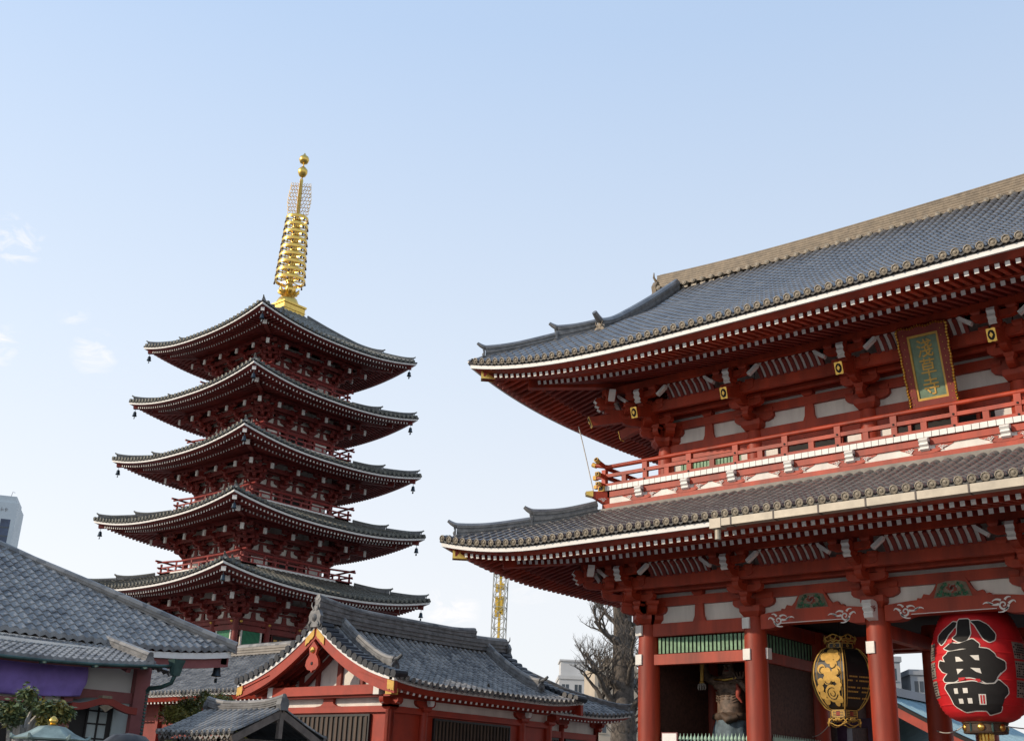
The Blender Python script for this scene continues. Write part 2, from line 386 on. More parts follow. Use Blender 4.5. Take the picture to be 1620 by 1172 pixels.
def ridge_stack(name, par, pts, h0, w, mats, layers=4, capr=None, lat=None, ext=None, step=.84, fill=.93):
    """stacked ridge of tile courses with a round cap; pts bottom-centre, h0 height or list"""
    mb = MB(); rings = []; n = len(pts); caps = []
    hs = h0 if isinstance(h0, list) else [h0]*n
    for i, p in enumerate(pts):
        d = pts[min(i+1, n-1)]-pts[max(i-1, 0)]; l = lat or Vector((-d.y, d.x, 0)).normalized()
        L_, R_ = [], []
        for j in range(layers):
            ww = w/2*(1 if j % 2 == 0 else step); za, zb = hs[i]*j/layers, hs[i]*(j+fill)/layers
            L_ += [p-l*ww+Vector((0, 0, za)), p-l*ww+Vector((0, 0, zb))]; R_ += [p+l*ww+Vector((0, 0, za)), p+l*ww+Vector((0, 0, zb))]
        rings.append(L_+R_[::-1]); caps.append(p+Vector((0, 0, hs[i]+.02)))
    mb.loft(rings, 0)
    cr_ = capr or w*.36
    if ext: mb.tube([p for p, _ in ext]+caps, [cr_*f for _, f in ext]+[cr_]*n, 8, 1)
    else: mb.tube(caps, cr_, 8, 1)
    return mb.build(name, list(mats), par, smooth=40)

def ornament(name, par, base, out, h, w, mat_, tail=True):
    """demon tile: arched face plate with horns and boss, and a round tile curving up and out above it"""
    out = Vector(out).normalized(); l = Vector((-out.y, out.x, 0)); mb = MB(); base = Vector(base)
    F = lambda a, b, c: base+l*a+Vector((0, 0, b))+out*c
    poly = [(-.5, 0), (-.62, .12), (-.5, .3), (-.56, .5), (-.4, .72), (-.2, .8), (-.12, .95), (0, 1), (.12, .95), (.2, .8), (.4, .72), (.56, .5), (.5, .3), (.62, .12), (.5, 0)]
    mb.prism([(a*w, b*h) for a, b in poly], F, -.1*w, .12*w)
    c = F(0, h*.42, .12*w); rr = .24*w
    mb.lathe([(rr, -.02), (rr*.9, .04*w), (rr*.4, .13*w), (.01, .15*w)], (0, 0, 0), 8, 0, T=lambda x, y, z: c+l*x+Vector((0, 0, y*h/w*.8 if w else y))+out*z)
    for sx in (-1, 1):
        mb.tube([F(sx*.12*w, h*.75, .1*w), F(sx*.3*w, h*.95, .16*w), F(sx*.34*w, h*1.12, .12*w)], [.07*w, .05*w, .02*w], 5)
        mb.tube([F(sx*.3*w, h*.25, .12*w), F(sx*.45*w, h*.12, .17*w), F(sx*.42*w, 0, .12*w)], [.06*w, .06*w, .03*w], 5)
    if tail:
        ps = [F(0, h*.98, -.5*w), F(0, h*.98, .0), F(0, h*1.08, .45*w), F(0, h*1.32, .95*w)]
        mb.tube(ps, [.2*w, .2*w, .18*w, .15*w], 8)
    return mb.build(name, mat_, par, smooth=40)

def hip_ridges(par, E, o_in, mats=('ridge', 'tile'), sc=1., corners=(0, 1, 2, 3), orn='ridge', o_mid=2.3, two=True):
    for k in corners:
        U = Vector(E.r.UV(k)[0]+(0,)); Nn = Vector(E.r.UV(k)[1]+(0,)); dg = (U+Nn).normalized()
        e = E.e; specs = [(e-.45*sc, e-o_mid*sc, .30*sc, .28*sc), (e-o_mid*sc-.02, o_in, .40*sc, .32*sc)] if two else [(e-.35*sc, o_in, .36*sc, .3*sc)]
        for (oa, ob, h, w) in specs:
            if oa-ob < .3: continue
            pts = [E.r.C(k, o, E.zprof(o)+E.lift*E.w(o)-.04) for o in lin(16, oa, ob)]; hs = []
            for p in pts:
                q = max(0., 1-(p-pts[0]).length/(1.5*sc)); hs.append(h*(1+.40*q*q))
            t0 = pts[0]+Vector((0, 0, hs[0]+.02))
            ext = [(t0+dg*(.32*sc)+Vector((0, 0, .16*sc)), .55), (t0+dg*(.2*sc)+Vector((0, 0, .08*sc)), .75), (t0+dg*(.09*sc)+Vector((0, 0, .025*sc)), .9)]
            rd = ridge_stack('hip_ridge', par, pts, hs, w, mats, 5, ext=ext)
            ornament('ridge_ornament', rd, pts[0]+dg*.05, dg, hs[0]*.98, w*1.1, M[orn], tail=False)

def rafter_corner(par, E, o_fly, z_fly, o_base, z_base, slope, mats, sc=1., gold=True, o_in=0, corners=(0, 1, 2, 3)):
    """diagonal hip rafters under each corner, two tiers, with end plates"""
    for k in corners:
        mb = MB()
        for (o, z, w, h) in ((o_fly+.12*sc, z_fly-.02, .30*sc, .34*sc), (o_base+.1*sc, z_base-.08, .32*sc, .38*sc)):
            q = E.r.C(k, o, z+E.lift*E.w(o)); p = E.r.C(k, o_in, z+slope*(o-o_in)+E.lift*E.w(o_in)*.6)
            mb.bar(p, q, w, h, 0, mend=1 if not gold else 0)
        b = mb.build('hip_rafter', mats, par)
        if gold:
            gm = MB(); o = o_fly+.12*sc; q = E.r.C(k, o, z_fly-.02+E.lift*E.w(o)); U = Vector(E.r.UV(k)[0]+(0,)); Nn = Vector(E.r.UV(k)[1]+(0,)); dg = (U+Nn).normalized(); l = Vector((-dg.y, dg.x, 0))
            w, h = .33*sc, .37*sc
            gm.bar(q-dg*.02, q+dg*.025, w, h, 0)
            for s in (-1, 1):      # chevron side plates with cut-out shape
                pol = [(.02, -h/2), (.02, h/2), (-.42*sc, h/2), (-.24*sc, .0), (-.50*sc, -h/2)]
                for (pa, pb) in ((pol, 0),):
                    gm.prism(pa, lambda a, b_, c: q+dg*a+Vector((0, 0, b_))+l*(s*(w/2+c)), -.01, .012)
                gm.prism([(-.06, -h*.3), (-.06, h*.3), (-.12*sc, h*.3), (-.2*sc, 0), (-.12*sc, -h*.3)], lambda a, b_, c: q+dg*a+Vector((0, 0, b_))+l*(s*(w/2+c)), .011, .016, 1)
            gm.build('end_plate', ['gold', 'darkred'], b)

# ---------------------------------------------------------------- brackets
def arm_poly(l0, l1, z0, z1):     # arm with rounded undersides, both ends
    d = (z1-z0); return [(l0, z1), (l0, z1-d*.45), (l0+d*.25, z0+d*.25), (l0+d*.9, z0), (l1-d*.9, z0), (l1-d*.25, z0+d*.25), (l1, z1-d*.45), (l1, z1)]
def arm_out(l0, l1, z0, z1):
    d = (z1-z0); return [(l0, z1), (l0, z0), (l1-d*.9, z0), (l1-d*.25, z0+d*.25), (l1, z1-d*.45), (l1, z1)]
def masu(mb, T, u, o, z, s=.15, h=.17, m=0):
    mb.box(u-s, u+s, o-s, o+s, z, z+h*.45, m, T, tp=s*.3); mb.box(u-s, u+s, o-s, o+s, z+h*.45, z+h, m, T)
def bracket_mesh(tail, sc=1., m_end=1, nose=True, vz=1.):
    """three-step bracket set; local x = along wall, y = outward, z above column top.  materials: red, white, gold, dark"""
    sz = sc*vz; mb = MB(); T = lambda u, o, z: (u*sc, o*sc, z*sz)
    FX = lambda a, b, w: (a*sc, w*sc, b*sz); FO = lambda a, b, w: (w*sc, a*sc, b*sz)
    mb.box(-.36, .36, -.36, .36, -.02, .14, 0, T, tp=.1); mb.box(-.36, .36, -.36, .36, .14, .32, 0, T)
    mb.prism(arm_poly(-.74, .74, .28, .55), FX, -.11, .112); mb.prism(arm_out(-.2, .70, .30, .548), FO, -.11, .11)
    for u in (-.58, .58): masu(mb, T, u, .0, .55)
    masu(mb, T, 0, .55, .548)
    mb.prism(arm_poly(-.62, .62, .70, .92), FX, .44, .66)
    for u in (-.48, 0, .48): masu(mb, T, u, .55, .92)
    mb.prism(arm_out(-.1, 1.18, .72, .94), FO, -.11, .11); masu(mb, T, 0, 1.05, .94)
    mb.prism(arm_poly(-.62, .62, 1.08, 1.28), FX, .94, 1.16)
    for u in (-.48, 0, .48): masu(mb, T, u, 1.05, 1.28)
    mb.prism(arm_out(-.1, 1.66, 1.09, 1.30), FO, -.11, .11); masu(mb, T, 0, 1.55, 1.30)
    mb.prism(arm_poly(-.66, .66, 1.45, 1.66), FX, 1.44, 1.66)
    for u in (-.5, 0, .5): masu(mb, T, u, 1.55, 1.66, .15, .15)
    if nose:   # curled white nosing on the outermost arm
        pl = [(1.66, 1.62), (1.66, 1.28), (1.76, 1.22), (1.84, 1.28), (1.80, 1.36), (1.90, 1.42), (1.86, 1.52), (1.93, 1.60), (1.88, 1.70), (1.76, 1.72)]
        mb.prism(pl, FO, -.13, .13, 0)
        mb.prism([(a+.015 if a > 1.7 else a, b) for a, b in pl[1:]], FO, -.115, .115, 1)
    else: mb.box(-.11, .11, 1.66, 1.93, 1.0, 1.44, 0, T); mb.box(-.125, .125, 1.93, 2.05, .97, 1.47, 1, T)
    for sx in (-1, 1):      # white curled tips of the outer cross arm
        if nose: mb.prism([(sx*.64, 1.50), (sx*.70, 1.40), (sx*1.02, 1.64), (sx*1.05, 1.74), (sx*.98, 1.75)], FX, 1.47, 1.63, 1)
    if tail:
        q = (0, 2.02*sc, .80*sz); p = (0, -.3*sc, 1.42*sz)
        mb.bar(p, q, .24*sc, .34*sc, 0, mend=m_end)
        if m_end == 2:   # gold plate with dark oval and boss
            d = (Vector(q)-Vector(p)).normalized(); c = Vector(q)+d*.004; up = Vector((0, -d.z, d.y))
            F = lambda a, b, w: c+Vector((a, 0, 0))+up*b+d*w
            w, h = .13*sc, .185*sc
            mb.prism([(-w, -h), (-w*.6, -h*1.08), (0, -h), (w*.6, -h*1.08), (w, -h), (w, h), (w*.6, h*1.08), (0, h), (-w*.6, h*1.08), (-w, h)], F, 0, .02, 2)
            el = lambda k: [(w*k*math.cos(a*PI/6), h*k*1.05*math.sin(a*PI/6)) for a in range(12)]
            mb.prism(el(.78), F, .0205, .027, 3); mb.prism([(0, -h*.45), (w*.42, 0), (0, h*.45), (-w*.42, 0)], F, .0275, .05, 2)
    me_o = mb.build('bracket_set', [M['red'], M['white'], M['gold'], M['dark']])
    me = me_o.data; bpy.data.objects.remove(me_o); return me
def corner_bracket_mesh(tail, sc=1., m_end=1, nose=True, vz=1.):
    """at a corner: arms along both walls and along the diagonal"""
    a = bracket_mesh(tail, sc=sc, m_end=m_end, nose=nose, vz=vz)
    bm = bmesh.new(); bm.from_mesh(a)
    b2 = bmesh.new(); b2.from_mesh(a); bmesh.ops.rotate(b2, verts=b2.verts, cent=(0, 0, 0), matrix=Matrix.Rotation(-PI/2, 3, 'Z'))
    b3 = bmesh.new(); b3.from_mesh(a); bmesh.ops.scale(b3, verts=b3.verts, vec=(1.02, 1.38, 1.004)); bmesh.ops.rotate(b3, verts=b3.verts, cent=(0, 0, 0), matrix=Matrix.Rotation(-PI/4, 3, 'Z'))
    me = bpy.data.meshes.new('bracket_set')
    for b in (b2, b3):
        tmp = bpy.data.meshes.new('tmp'); b.to_mesh(tmp); bm.from_mesh(tmp); bpy.data.meshes.remove(tmp); b.free()
    bm.to_mesh(me); bm.free()
    for x in a.materials: me.materials.append(x)
    return me
def remat(me, mats):
    c = me.copy()
    for i, x in enumerate(mats): c.materials[i] = M[x]
    return c
def scroll(mb, F, x, z, s, fl, m, th=.012):
    """curling tendril ornament in the plane of F(a, b, w)"""
    def ribbon(pts, ws):
        for i in range(len(pts)-1):
            (a, b), (c, d) = pts[i], pts[i+1]; dx, dz = c-a, d-b; l = math.hypot(dx, dz) or 1; nx, nz = -dz/l, dx/l
            w0, w1 = ws[i], ws[i+1]
            mb.prism([(a+nx*w0, b+nz*w0), (a-nx*w0, b-nz*w0), (c-nx*w1, d-nz*w1), (c+nx*w1, d+nz*w1)], F, 0, th, m)
    pts = []; n = 16
    for i in range(n+1):
        t = i/n; g = 2.6*PI*t; r = s*(.30-.25*t); pts.append((x+fl*(r*math.cos(g+PI)), z+r*math.sin(g+PI)))
    ribbon(pts, [s*.062*(1-.5*i/n) for i in range(n+1)])
    for (ax, az, bx, bz, cx, cz) in ((-.3, .05, -.62, .36, -.70, .10), (-.25, -.15, -.05, -.45, .32, -.40), (.12, .26, .42, .42, .62, .22), (.25, .05, .62, -.06, .86, .20), (.6, .05, .95, .30, 1.15, .10), (-.1, .28, -.25, .5, -.45, .42)):
        ps = []
        for i in range(7):
            t = i/6; ps.append((x+fl*s*((1-t)**2*ax+2*t*(1-t)*bx+t*t*cx), z+s*((1-t)**2*az+2*t*(1-t)*bz+t*t*cz)))
        ribbon(ps, [s*.07*(1-.7*i/6) for i in range(7)])
# ---------------------------------------------------------------- one storey's eaves, brackets and bracket-zone walls
BANG = [PI, -PI/2, 0, PI/2]
def tier(par, E, zf, sc, red, redd, tile, pan='pan', G=None, o_top=None, sides=(0, 1, 2, 3), raf_sp=.27, spacing=.33, dr=.12, disc=8, seg=4, step=.34, gold=True, disc_m='disc'):
    """zf: top of the white fascia at mid side; everything hangs from it.  sc 1 = 5.2 m overhang"""
    e = E.e; f = lambda o: o*sc; q = lambda dz: zf+dz*sc
    for k in sides:
        ot = o_top[k] if isinstance(o_top, (list, tuple)) else o_top
        roof_slope('roof_slope', par, E, k, ot, G=G if k % 2 == 0 else None, spacing=spacing, dr=dr, disc=disc, seg=seg, step=step, r=.112*spacing/.33, mats=(tile, disc_m, pan))
        mb = MB(); sweep(mb, E, k, [(f(5.12), q(-.165)), (f(5.13), q(-.03)), (f(4.94), q(-.03)), (f(4.94), q(-.165))], m=0); mb.build('eave_fascia', ['white'], par)
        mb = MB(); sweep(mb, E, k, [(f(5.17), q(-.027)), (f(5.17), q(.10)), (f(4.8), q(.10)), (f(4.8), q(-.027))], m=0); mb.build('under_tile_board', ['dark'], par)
        mb = MB(); sweep(mb, E, k, [(f(5.05), q(-.167)), (f(4.78), q(-.262)), (f(4.56), q(-.24)), (f(4.86), q(-.06)), (f(4.93), q(-.167))], m=0)
        sweep(mb, E, k, [(f(3.64), q(-.245)), (f(3.64), q(-.15)), (f(3.3), q(-.08)), (f(3.3), q(-.20))], m=0); mb.build('eave_board', [red], par)
        mb = MB(); rafters(mb, E, k, f(4.7), q(-.33), .18, f(2.95), raf_sp, .125*sc, .135*sc); mb.build('flying_rafters', [red, 'white'], par)
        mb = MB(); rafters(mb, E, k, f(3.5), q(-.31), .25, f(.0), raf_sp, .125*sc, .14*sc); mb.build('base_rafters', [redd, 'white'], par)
        mb = MB(); soffit(mb, E, k, f(4.72), q(-.245), f(3.1), q(.055)); soffit(mb, E, k, f(3.52), q(-.225), f(-.4), q(.765)); mb.build('soffit_board', [redd], par)  # on the gate, redd carries the under-eave shade in its colour
    rafter_corner(par, E, f(4.7), q(-.33), f(3.5), q(-.31), .25, [red, 'white'], sc, gold)

def bracket_zone(par, ring, zc, sc, Xs, Ys, mid, corner, red, redd, mid_beam_gap=None, coving=True, vz=1., plaster_z=-.02, sides=(0, 1, 2, 3), struts=True, beams=((.56, .86), (1.0, 1.17), (1.30, 1.50))):
    """column-top zone: plaster, three tie beams, purlins, ribbed coving, bracket sets and mid-bay struts"""
    for k in sides:
        H = ring.H(k); pos = [x-ring.cx if k in (0,) else ring.cx-x for x in Xs] if k % 2 == 0 else ([y-ring.cy for y in Ys] if k == 1 else [ring.cy-y for y in Ys])
        pos = sorted(pos)
        P = lambda u, o, z: ring.P(k, u, o, zc+z*sc*vz)
        TT = lambda u, o, z: P(u, o*sc, z)
        for i in range(len(pos)-1):
            mb = MB(); mb.box(pos[i]+.02, pos[i+1]-.02, -.10, -.05, plaster_z, 2.3, 0, TT); mb.build('plaster_panel', ['plaster'], par)
        for (z0, z1) in beams:
            mb = MB(); mb.box(-H-.3*sc, H+.3*sc, -.09, .09, z0, z1, 0, TT); mb.build('wall_beam', [red], par)
        for (l, o0, o1, z0, z1) in ((1.7, 1.44, 1.66, 1.81, 2.06), (1.15, .96, 1.13, 1.02, 1.40), (.6, .47, .63, .95, 1.12)):
            mb = MB(); mb.box(-H-l*sc, H+l*sc, o0, o1, z0, z1, 0, TT); mb.build('purlin', [red], par)
        if coving:
            for i in range(len(pos)-1):
                a, b = pos[i]+.95*sc, pos[i+1]-.95*sc
                if b-a < .4: continue
                mb = MB(); ps = [(1.06, 1.40), (1.18, 1.56), (1.32, 1.70), (1.48, 1.80)]
                mb.loft([[P(a, o*sc, z) for o, z in ps], [P(b, o*sc, z) for o, z in ps]], 1, closed=False)
                n = max(2, int((b-a)/(.235*sc)))
                for j in range(n+1):
                    u = a+(b-a)*j/n; w = .058*sc
                    mb.loft([[P(u-w, (o+d1)*sc, z-d1*1.2) for o, z in ps for d1 in (0,)]+[P(u-w, (o+.06)*sc, z-.07) for o, z in ps[::-1]],
                             [P(u+w, o*sc, z) for o, z in ps]+[P(u+w, (o+.06)*sc, z-.07) for o, z in ps[::-1]]], 0)
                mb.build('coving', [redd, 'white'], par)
        th = BANG[k]
        for u in pos[1:-1]:
            p = ring.P(k, u, 0, zc); put('bracket_set', mid, par, p, th)
        p = ring.C(k, 0, zc); put('bracket_set', corner, par, p, BANG[(k+1) % 4])
        if struts:
            for i in range(len(pos)-1):
                if mid_beam_gap and (k, i) in mid_beam_gap: continue
                c = (pos[i]+pos[i+1])/2; mb = MB()
                mb.prism([(-.24, 0), (-.17, .18), (-.145, .56), (.145, .56), (.17, .18), (.24, 0)], lambda a, b, w: TT(c+a*sc, w, b), -.04, .07)
                masu(mb, lambda a, b, z: TT(c+a*sc, b, z), 0, .0, .84, .2, .2)
                for s in (-.34, .34): masu(mb, lambda a, b, z: TT(c+a*sc, b, z), s, .0, 1.14, .13, .17)
                mb.build('strut', [red], par)
# ================================================================= THE GATE
GX, GY = -22.7223, 32.7942
XS = [0, 4.1, 8.2, 12.85, 16.95, 21.05]; YS = [0, 4, 8]
gate = thing('temple_gate', 'huge two storey vermilion temple gate with grey tiled roofs and white rafter ends', 'gate', (GX, GY, 0))
RL = Ring(10.525, 4, 10.525, 4); IN = .47; RU = Ring(10.525, 4, 10.525-IN, 4-IN)
XU = [IN, 4.1, 8.2, 12.85, 16.95, 21.05-IN]; YU = [IN, 4, 8-IN]
zlow = lambda o: 9.215+1.74*(lambda s: .82*s+.18*s*s)((5.22-o)/(5.22-1.25))
EL = Eave(RL, 5.22, .57, 4.5, 1.0, zlow, 2.0)
RIDGE_O = -3.2
zup = lambda o: 15.53+5.75*(lambda s: .84*s+.16*s*s)((5.2-o)/(5.2-RIDGE_O))
EU = Eave(RU, 5.2, .87, 10., -1.0, zup, 3.2)
br_mid = bracket_mesh(False, m_end=1); br_cor = corner_bracket_mesh(False)
bu_mid = bracket_mesh(True, m_end=2); bu_cor = corner_bracket_mesh(True, m_end=2)

def gbox(name, mats, x0, x1, y0, y1, z0, z1, m=0, par=gate):
    mb = MB(); mb.box(x0, x1, y0, y1, z0, z1, m); return mb.build(name, mats, par)
# --- lower columns (shared mesh), tie-beam end plates as parts of each column
mb = MB(); mb.lathe([(.42, 0), (.42, .12), (.375, .14), (.372, 4), (.362, 6.4), (.335, 7.0), (.30, 7.18)], n=24); c0 = mb.build('column', ['red'], gate, smooth=30, loc=(0, 0, 0)); cme = c0.data
ped = MB(); ped.lathe([(.62, -.02), (.6, .1), (.5, .16), (.43, .16)], n=24)
first = True
plate = MB(); plate.box(-.135, .135, -.40, -.33, -.17, .17); plate.box(-.115, .115, -.405, -.401, -.15, .03); pm = plate.build('beam_end_plate', ['white'], c0, loc=(0, 0, 6.97)); pme = pm.data
for i, x in enumerate(XS):
    for j, y in enumerate(YS):
        o = c0 if first else put('column', cme, gate); o.location = (x, y, 0)
        if j == 0:
            zs = {0: (6.96, 6.0), 1: (6.97, 6.0), 2: (6.02,)}.get(i, (6.0,))
            for z in zs:
                if first: pm.location = (-.11, 0, z); pm.rotation_euler[2] = -.12; first = False
                else: put('beam_end_plate', pme, o, (-.11 if i == 0 else -.08, 0, z), -.12)
            if i == 1: put('beam_end_plate', pme, o, (0.02, .1, 6.05), PI/2)
        first = False
# --- beams of the end bays, louvre transoms, screens
for (x0, x1, side) in ((0, 4.1, 0), (16.95, 21.05, 1)):
    a, b = x0+.3, x1-.3
    gbox('tie_beam', ['red'], a, b, -.17, .17, 5.83, 6.17); gbox('tie_beam', ['red'], a, b, -.19, .19, 6.76, 7.18)
    mb = MB(); mb.box(a, b, .06, .10, 6.17, 6.76, 1)
    n = 22
    for i in range(n):
        u = a+.16+(b-a-.28)*i/(n-1); mb.box(u-.045, u+.045, -.03, .0, 6.21, 6.72, 0)
    mb.build('louvre_transom', ['green', 'dark'], gate)
    # room behind: back wall at mid depth, outer wall, passage wall with beam, transom and screen
    xo = x0 if side == 0 else x1; xi = x1 if side == 0 else x0
    gbox('screen_wall', ['screen'], a-.25, b+.25, 3.86, 3.92, 0, 7.2); gbox('screen_wall', ['screen'], xo-.04, xo+.04, .3, 7.7, 0, 7.2)
    gbox('tie_beam', ['red'], xi-.15, xi+.15, .32, 7.68, 5.83, 6.17); gbox('tie_beam', ['red'], xi-.17, xi+.17, .32, 7.68, 6.76, 7.18)
    gbox('screen_wall', ['screen'], xi-.03, xi+.03, .34, 7.66, 0, 5.83)
    mb = MB(); mb.box(xi-.02, xi+.02, .34, 7.66, 6.17, 6.76, 1)
    sg = 1 if side == 0 else -1
    for i in range(34):
        y = .45+7.1*i/33; mb.box(xi+sg*.03-.02, xi+sg*.03+.02, y-.035, y+.035, 6.2, 6.73, 0)
    mb.build('louvre_transom', ['green', 'dark'], gate)
for (x0, x1) in ((0, 4.1), (16.95, 21.05)):
    gbox('tie_beam', ['darkred'], x0+.3, x1-.3, 7.83, 8.17, 5.83, 6.17); gbox('screen_wall', ['screen'], x0+.3, x1-.3, 7.96, 8.02, 0, 7.1)
# --- three open bays: rainbow beams with tendril carving, frog-leg struts with painted panels
for i in (1, 2, 3):
    x0, x1 = XS[i]+.31, XS[i+1]-.31; c, hw = (x0+x1)/2, (x1-x0)/2
    for (yy, det) in ((0, True), (8, False)):
        mb = MB(); top, bot = [], []
        for t in lin(25, -1, 1):
            a = abs(t); top.append((c+hw*t, 7.32-.10*a**3)); bot.append((c+hw*t, 6.90 if a < .62 else 6.90-.13*min(1, (a-.62)/.16)))
        mb.prism(top+bot[::-1], lambda a, b, w: (a, yy+w, b), -.21, .21)
        if det:
            F = lambda a, b, w: (a, yy-.21-w, b)
            scroll(mb, F, x0+.62, 7.0, .48, 1, 1); scroll(mb, F, x1-.62, 7.0, .48, -1, 1)
            for t0, t1 in ((-.60, .60),): mb.box(c+hw*t0, c+hw*t1, yy-.218, yy-.21, 6.905, 6.925, 1)
        mb.build('rainbow_beam', ['red', 'white'], gate)
    mb = MB(); s = 1.0
    leg = [(-1.15, 7.28), (-1.1, 7.38), (-.98, 7.36), (-.9, 7.48), (-.72, 7.44), (-.6, 7.56), (-.50, 7.72), (-.42, 7.86), (-.2, 7.93), (.2, 7.93), (.42, 7.86), (.50, 7.72), (.6, 7.56), (.72, 7.44), (.9, 7.48), (.98, 7.36), (1.1, 7.38), (1.15, 7.28)]
    mb.prism(leg, lambda a, b, w: (c+a*.94, w, b), -.12, .04); fl = mb.build('frog_leg_strut', ['red'], gate)
    mb = MB(); F = lambda a, b, w: (c+a*.92, -.125-w, 7.33+(b-7.33)*.97)
    mb.prism([(-.60, 7.33), (-.44, 7.74), (-.2, 7.80), (.2, 7.80), (.44, 7.74), (.60, 7.33)], F, 0, .012, 1)
    mb.prism([(-.55, 7.355), (-.41, 7.72), (-.19, 7.775), (.19, 7.775), (.41, 7.72), (.55, 7.355)], F, .0125, .02, 1)
    for r_ in range(5):        # peony
        for q in range(7):
            g = 2*PI*q/7+r_*.4; rr = .035+.028*r_
            if r_ > 3: continue
            cx_, cz_ = rr*1.25*math.cos(g), 7.585+rr*math.sin(g)*.95
            mb.prism([(cx_-.035, cz_-.02), (cx_+.035, cz_-.02), (cx_+.02, cz_+.03), (cx_-.02, cz_+.03)], F, .02, .05-.006*r_, 2 if (q+r_) % 3 else 3)
    for sx in (-1, 1):
        for (ax, az) in ((.22, 7.42), (.34, 7.50), (.30, 7.62), (.44, 7.42), (.2, 7.70), (.38, 7.40), (.1, 7.40)):
            for q in range(4):
                g = q*1.7+ax*9; mb.tube([F(sx*(ax+.06*math.cos(g)), az+.05*math.sin(g), .026), F(sx*(ax+.01*math.cos(g+.8)), az+.01*math.sin(g+.8), .045)], [.028, .018], 5, 0)
    mb.build('painted_carving', ['carvegreen', 'ridgetan', 'statuered', 'stone', 'palegreen'], fl)
# carved white nosings on the columns between the open bays
pl = [(-.02, 6.78), (-.34, 6.84), (-.40, 6.95), (-.35, 7.0), (-.46, 7.08), (-.41, 7.15), (-.50, 7.24), (-.44, 7.34), (-.3, 7.36), (-.02, 7.32)]
for x in (8.2, 12.85):
    mb = MB(); mb.prism(pl, lambda a, b, w: (x+w, a-.28, b), -.14, .14, 0); F = lambda a, b, w: (x+.14+w, -.5+a, b)
    scroll(mb, F, -.05, 7.1, .2, -1, 1); mb.build('nosing', ['white', 'red'], gate)
# --- ceiling, back and mid beams
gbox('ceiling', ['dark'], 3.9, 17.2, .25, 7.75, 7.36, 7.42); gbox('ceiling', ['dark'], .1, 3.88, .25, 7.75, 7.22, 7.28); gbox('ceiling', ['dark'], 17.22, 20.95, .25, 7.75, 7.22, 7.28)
for x in XS[2:4]:
    gbox('tie_beam', ['red'], x-.15, x+.15, .34, 3.66, 6.35, 6.75); gbox('tie_beam', ['red'], x-.15, x+.15, 4.34, 7.66, 6.35, 6.75)
for i in (1, 2, 3):
    gbox('tie_beam', ['red'], XS[i]+.34, XS[i+1]-.34, 3.84, 4.16, 6.5, 6.95)
# --- lower bracket zone and eaves
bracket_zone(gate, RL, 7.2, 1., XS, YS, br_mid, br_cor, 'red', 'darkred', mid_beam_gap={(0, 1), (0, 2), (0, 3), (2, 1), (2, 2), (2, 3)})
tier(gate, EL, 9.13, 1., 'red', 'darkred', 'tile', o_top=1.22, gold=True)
hip_ridges(gate, EL, 1.3, ('ridge', 'tile'), 1.)
# gutter over the three middle bays, with hopper and short downpipe
mb = MB(); g0, g1 = 5.95, 15.1
prof = [(-5.20, 8.85), (-5.48, 8.85), (-5.48, 9.06), (-5.46, 9.06), (-5.46, 8.87), (-5.22, 8.87), (-5.22, 9.05), (-5.20, 9.05)]
mb.loft([[(x, a, b) for a, b in prof] for x in (g0, g1)], 0)
for x in [6.55+1.32*i for i in range(0, 7)]: mb.box(x-.02, x+.02, -5.495, -5.19, 8.835, 9.07, 1)
gut = mb.build('gutter', ['cream', 'greywood'], gate)
mb = MB(); mb.box(g0-.08, g0+.28, -5.50, -5.17, 8.80, 9.075); mb.tube([(g0+.1, -5.34, 8.82), (g0+.1, -5.34, 8.50)], .09, 10, 0); mb.build('downpipe', ['cream'], gut, smooth=40)
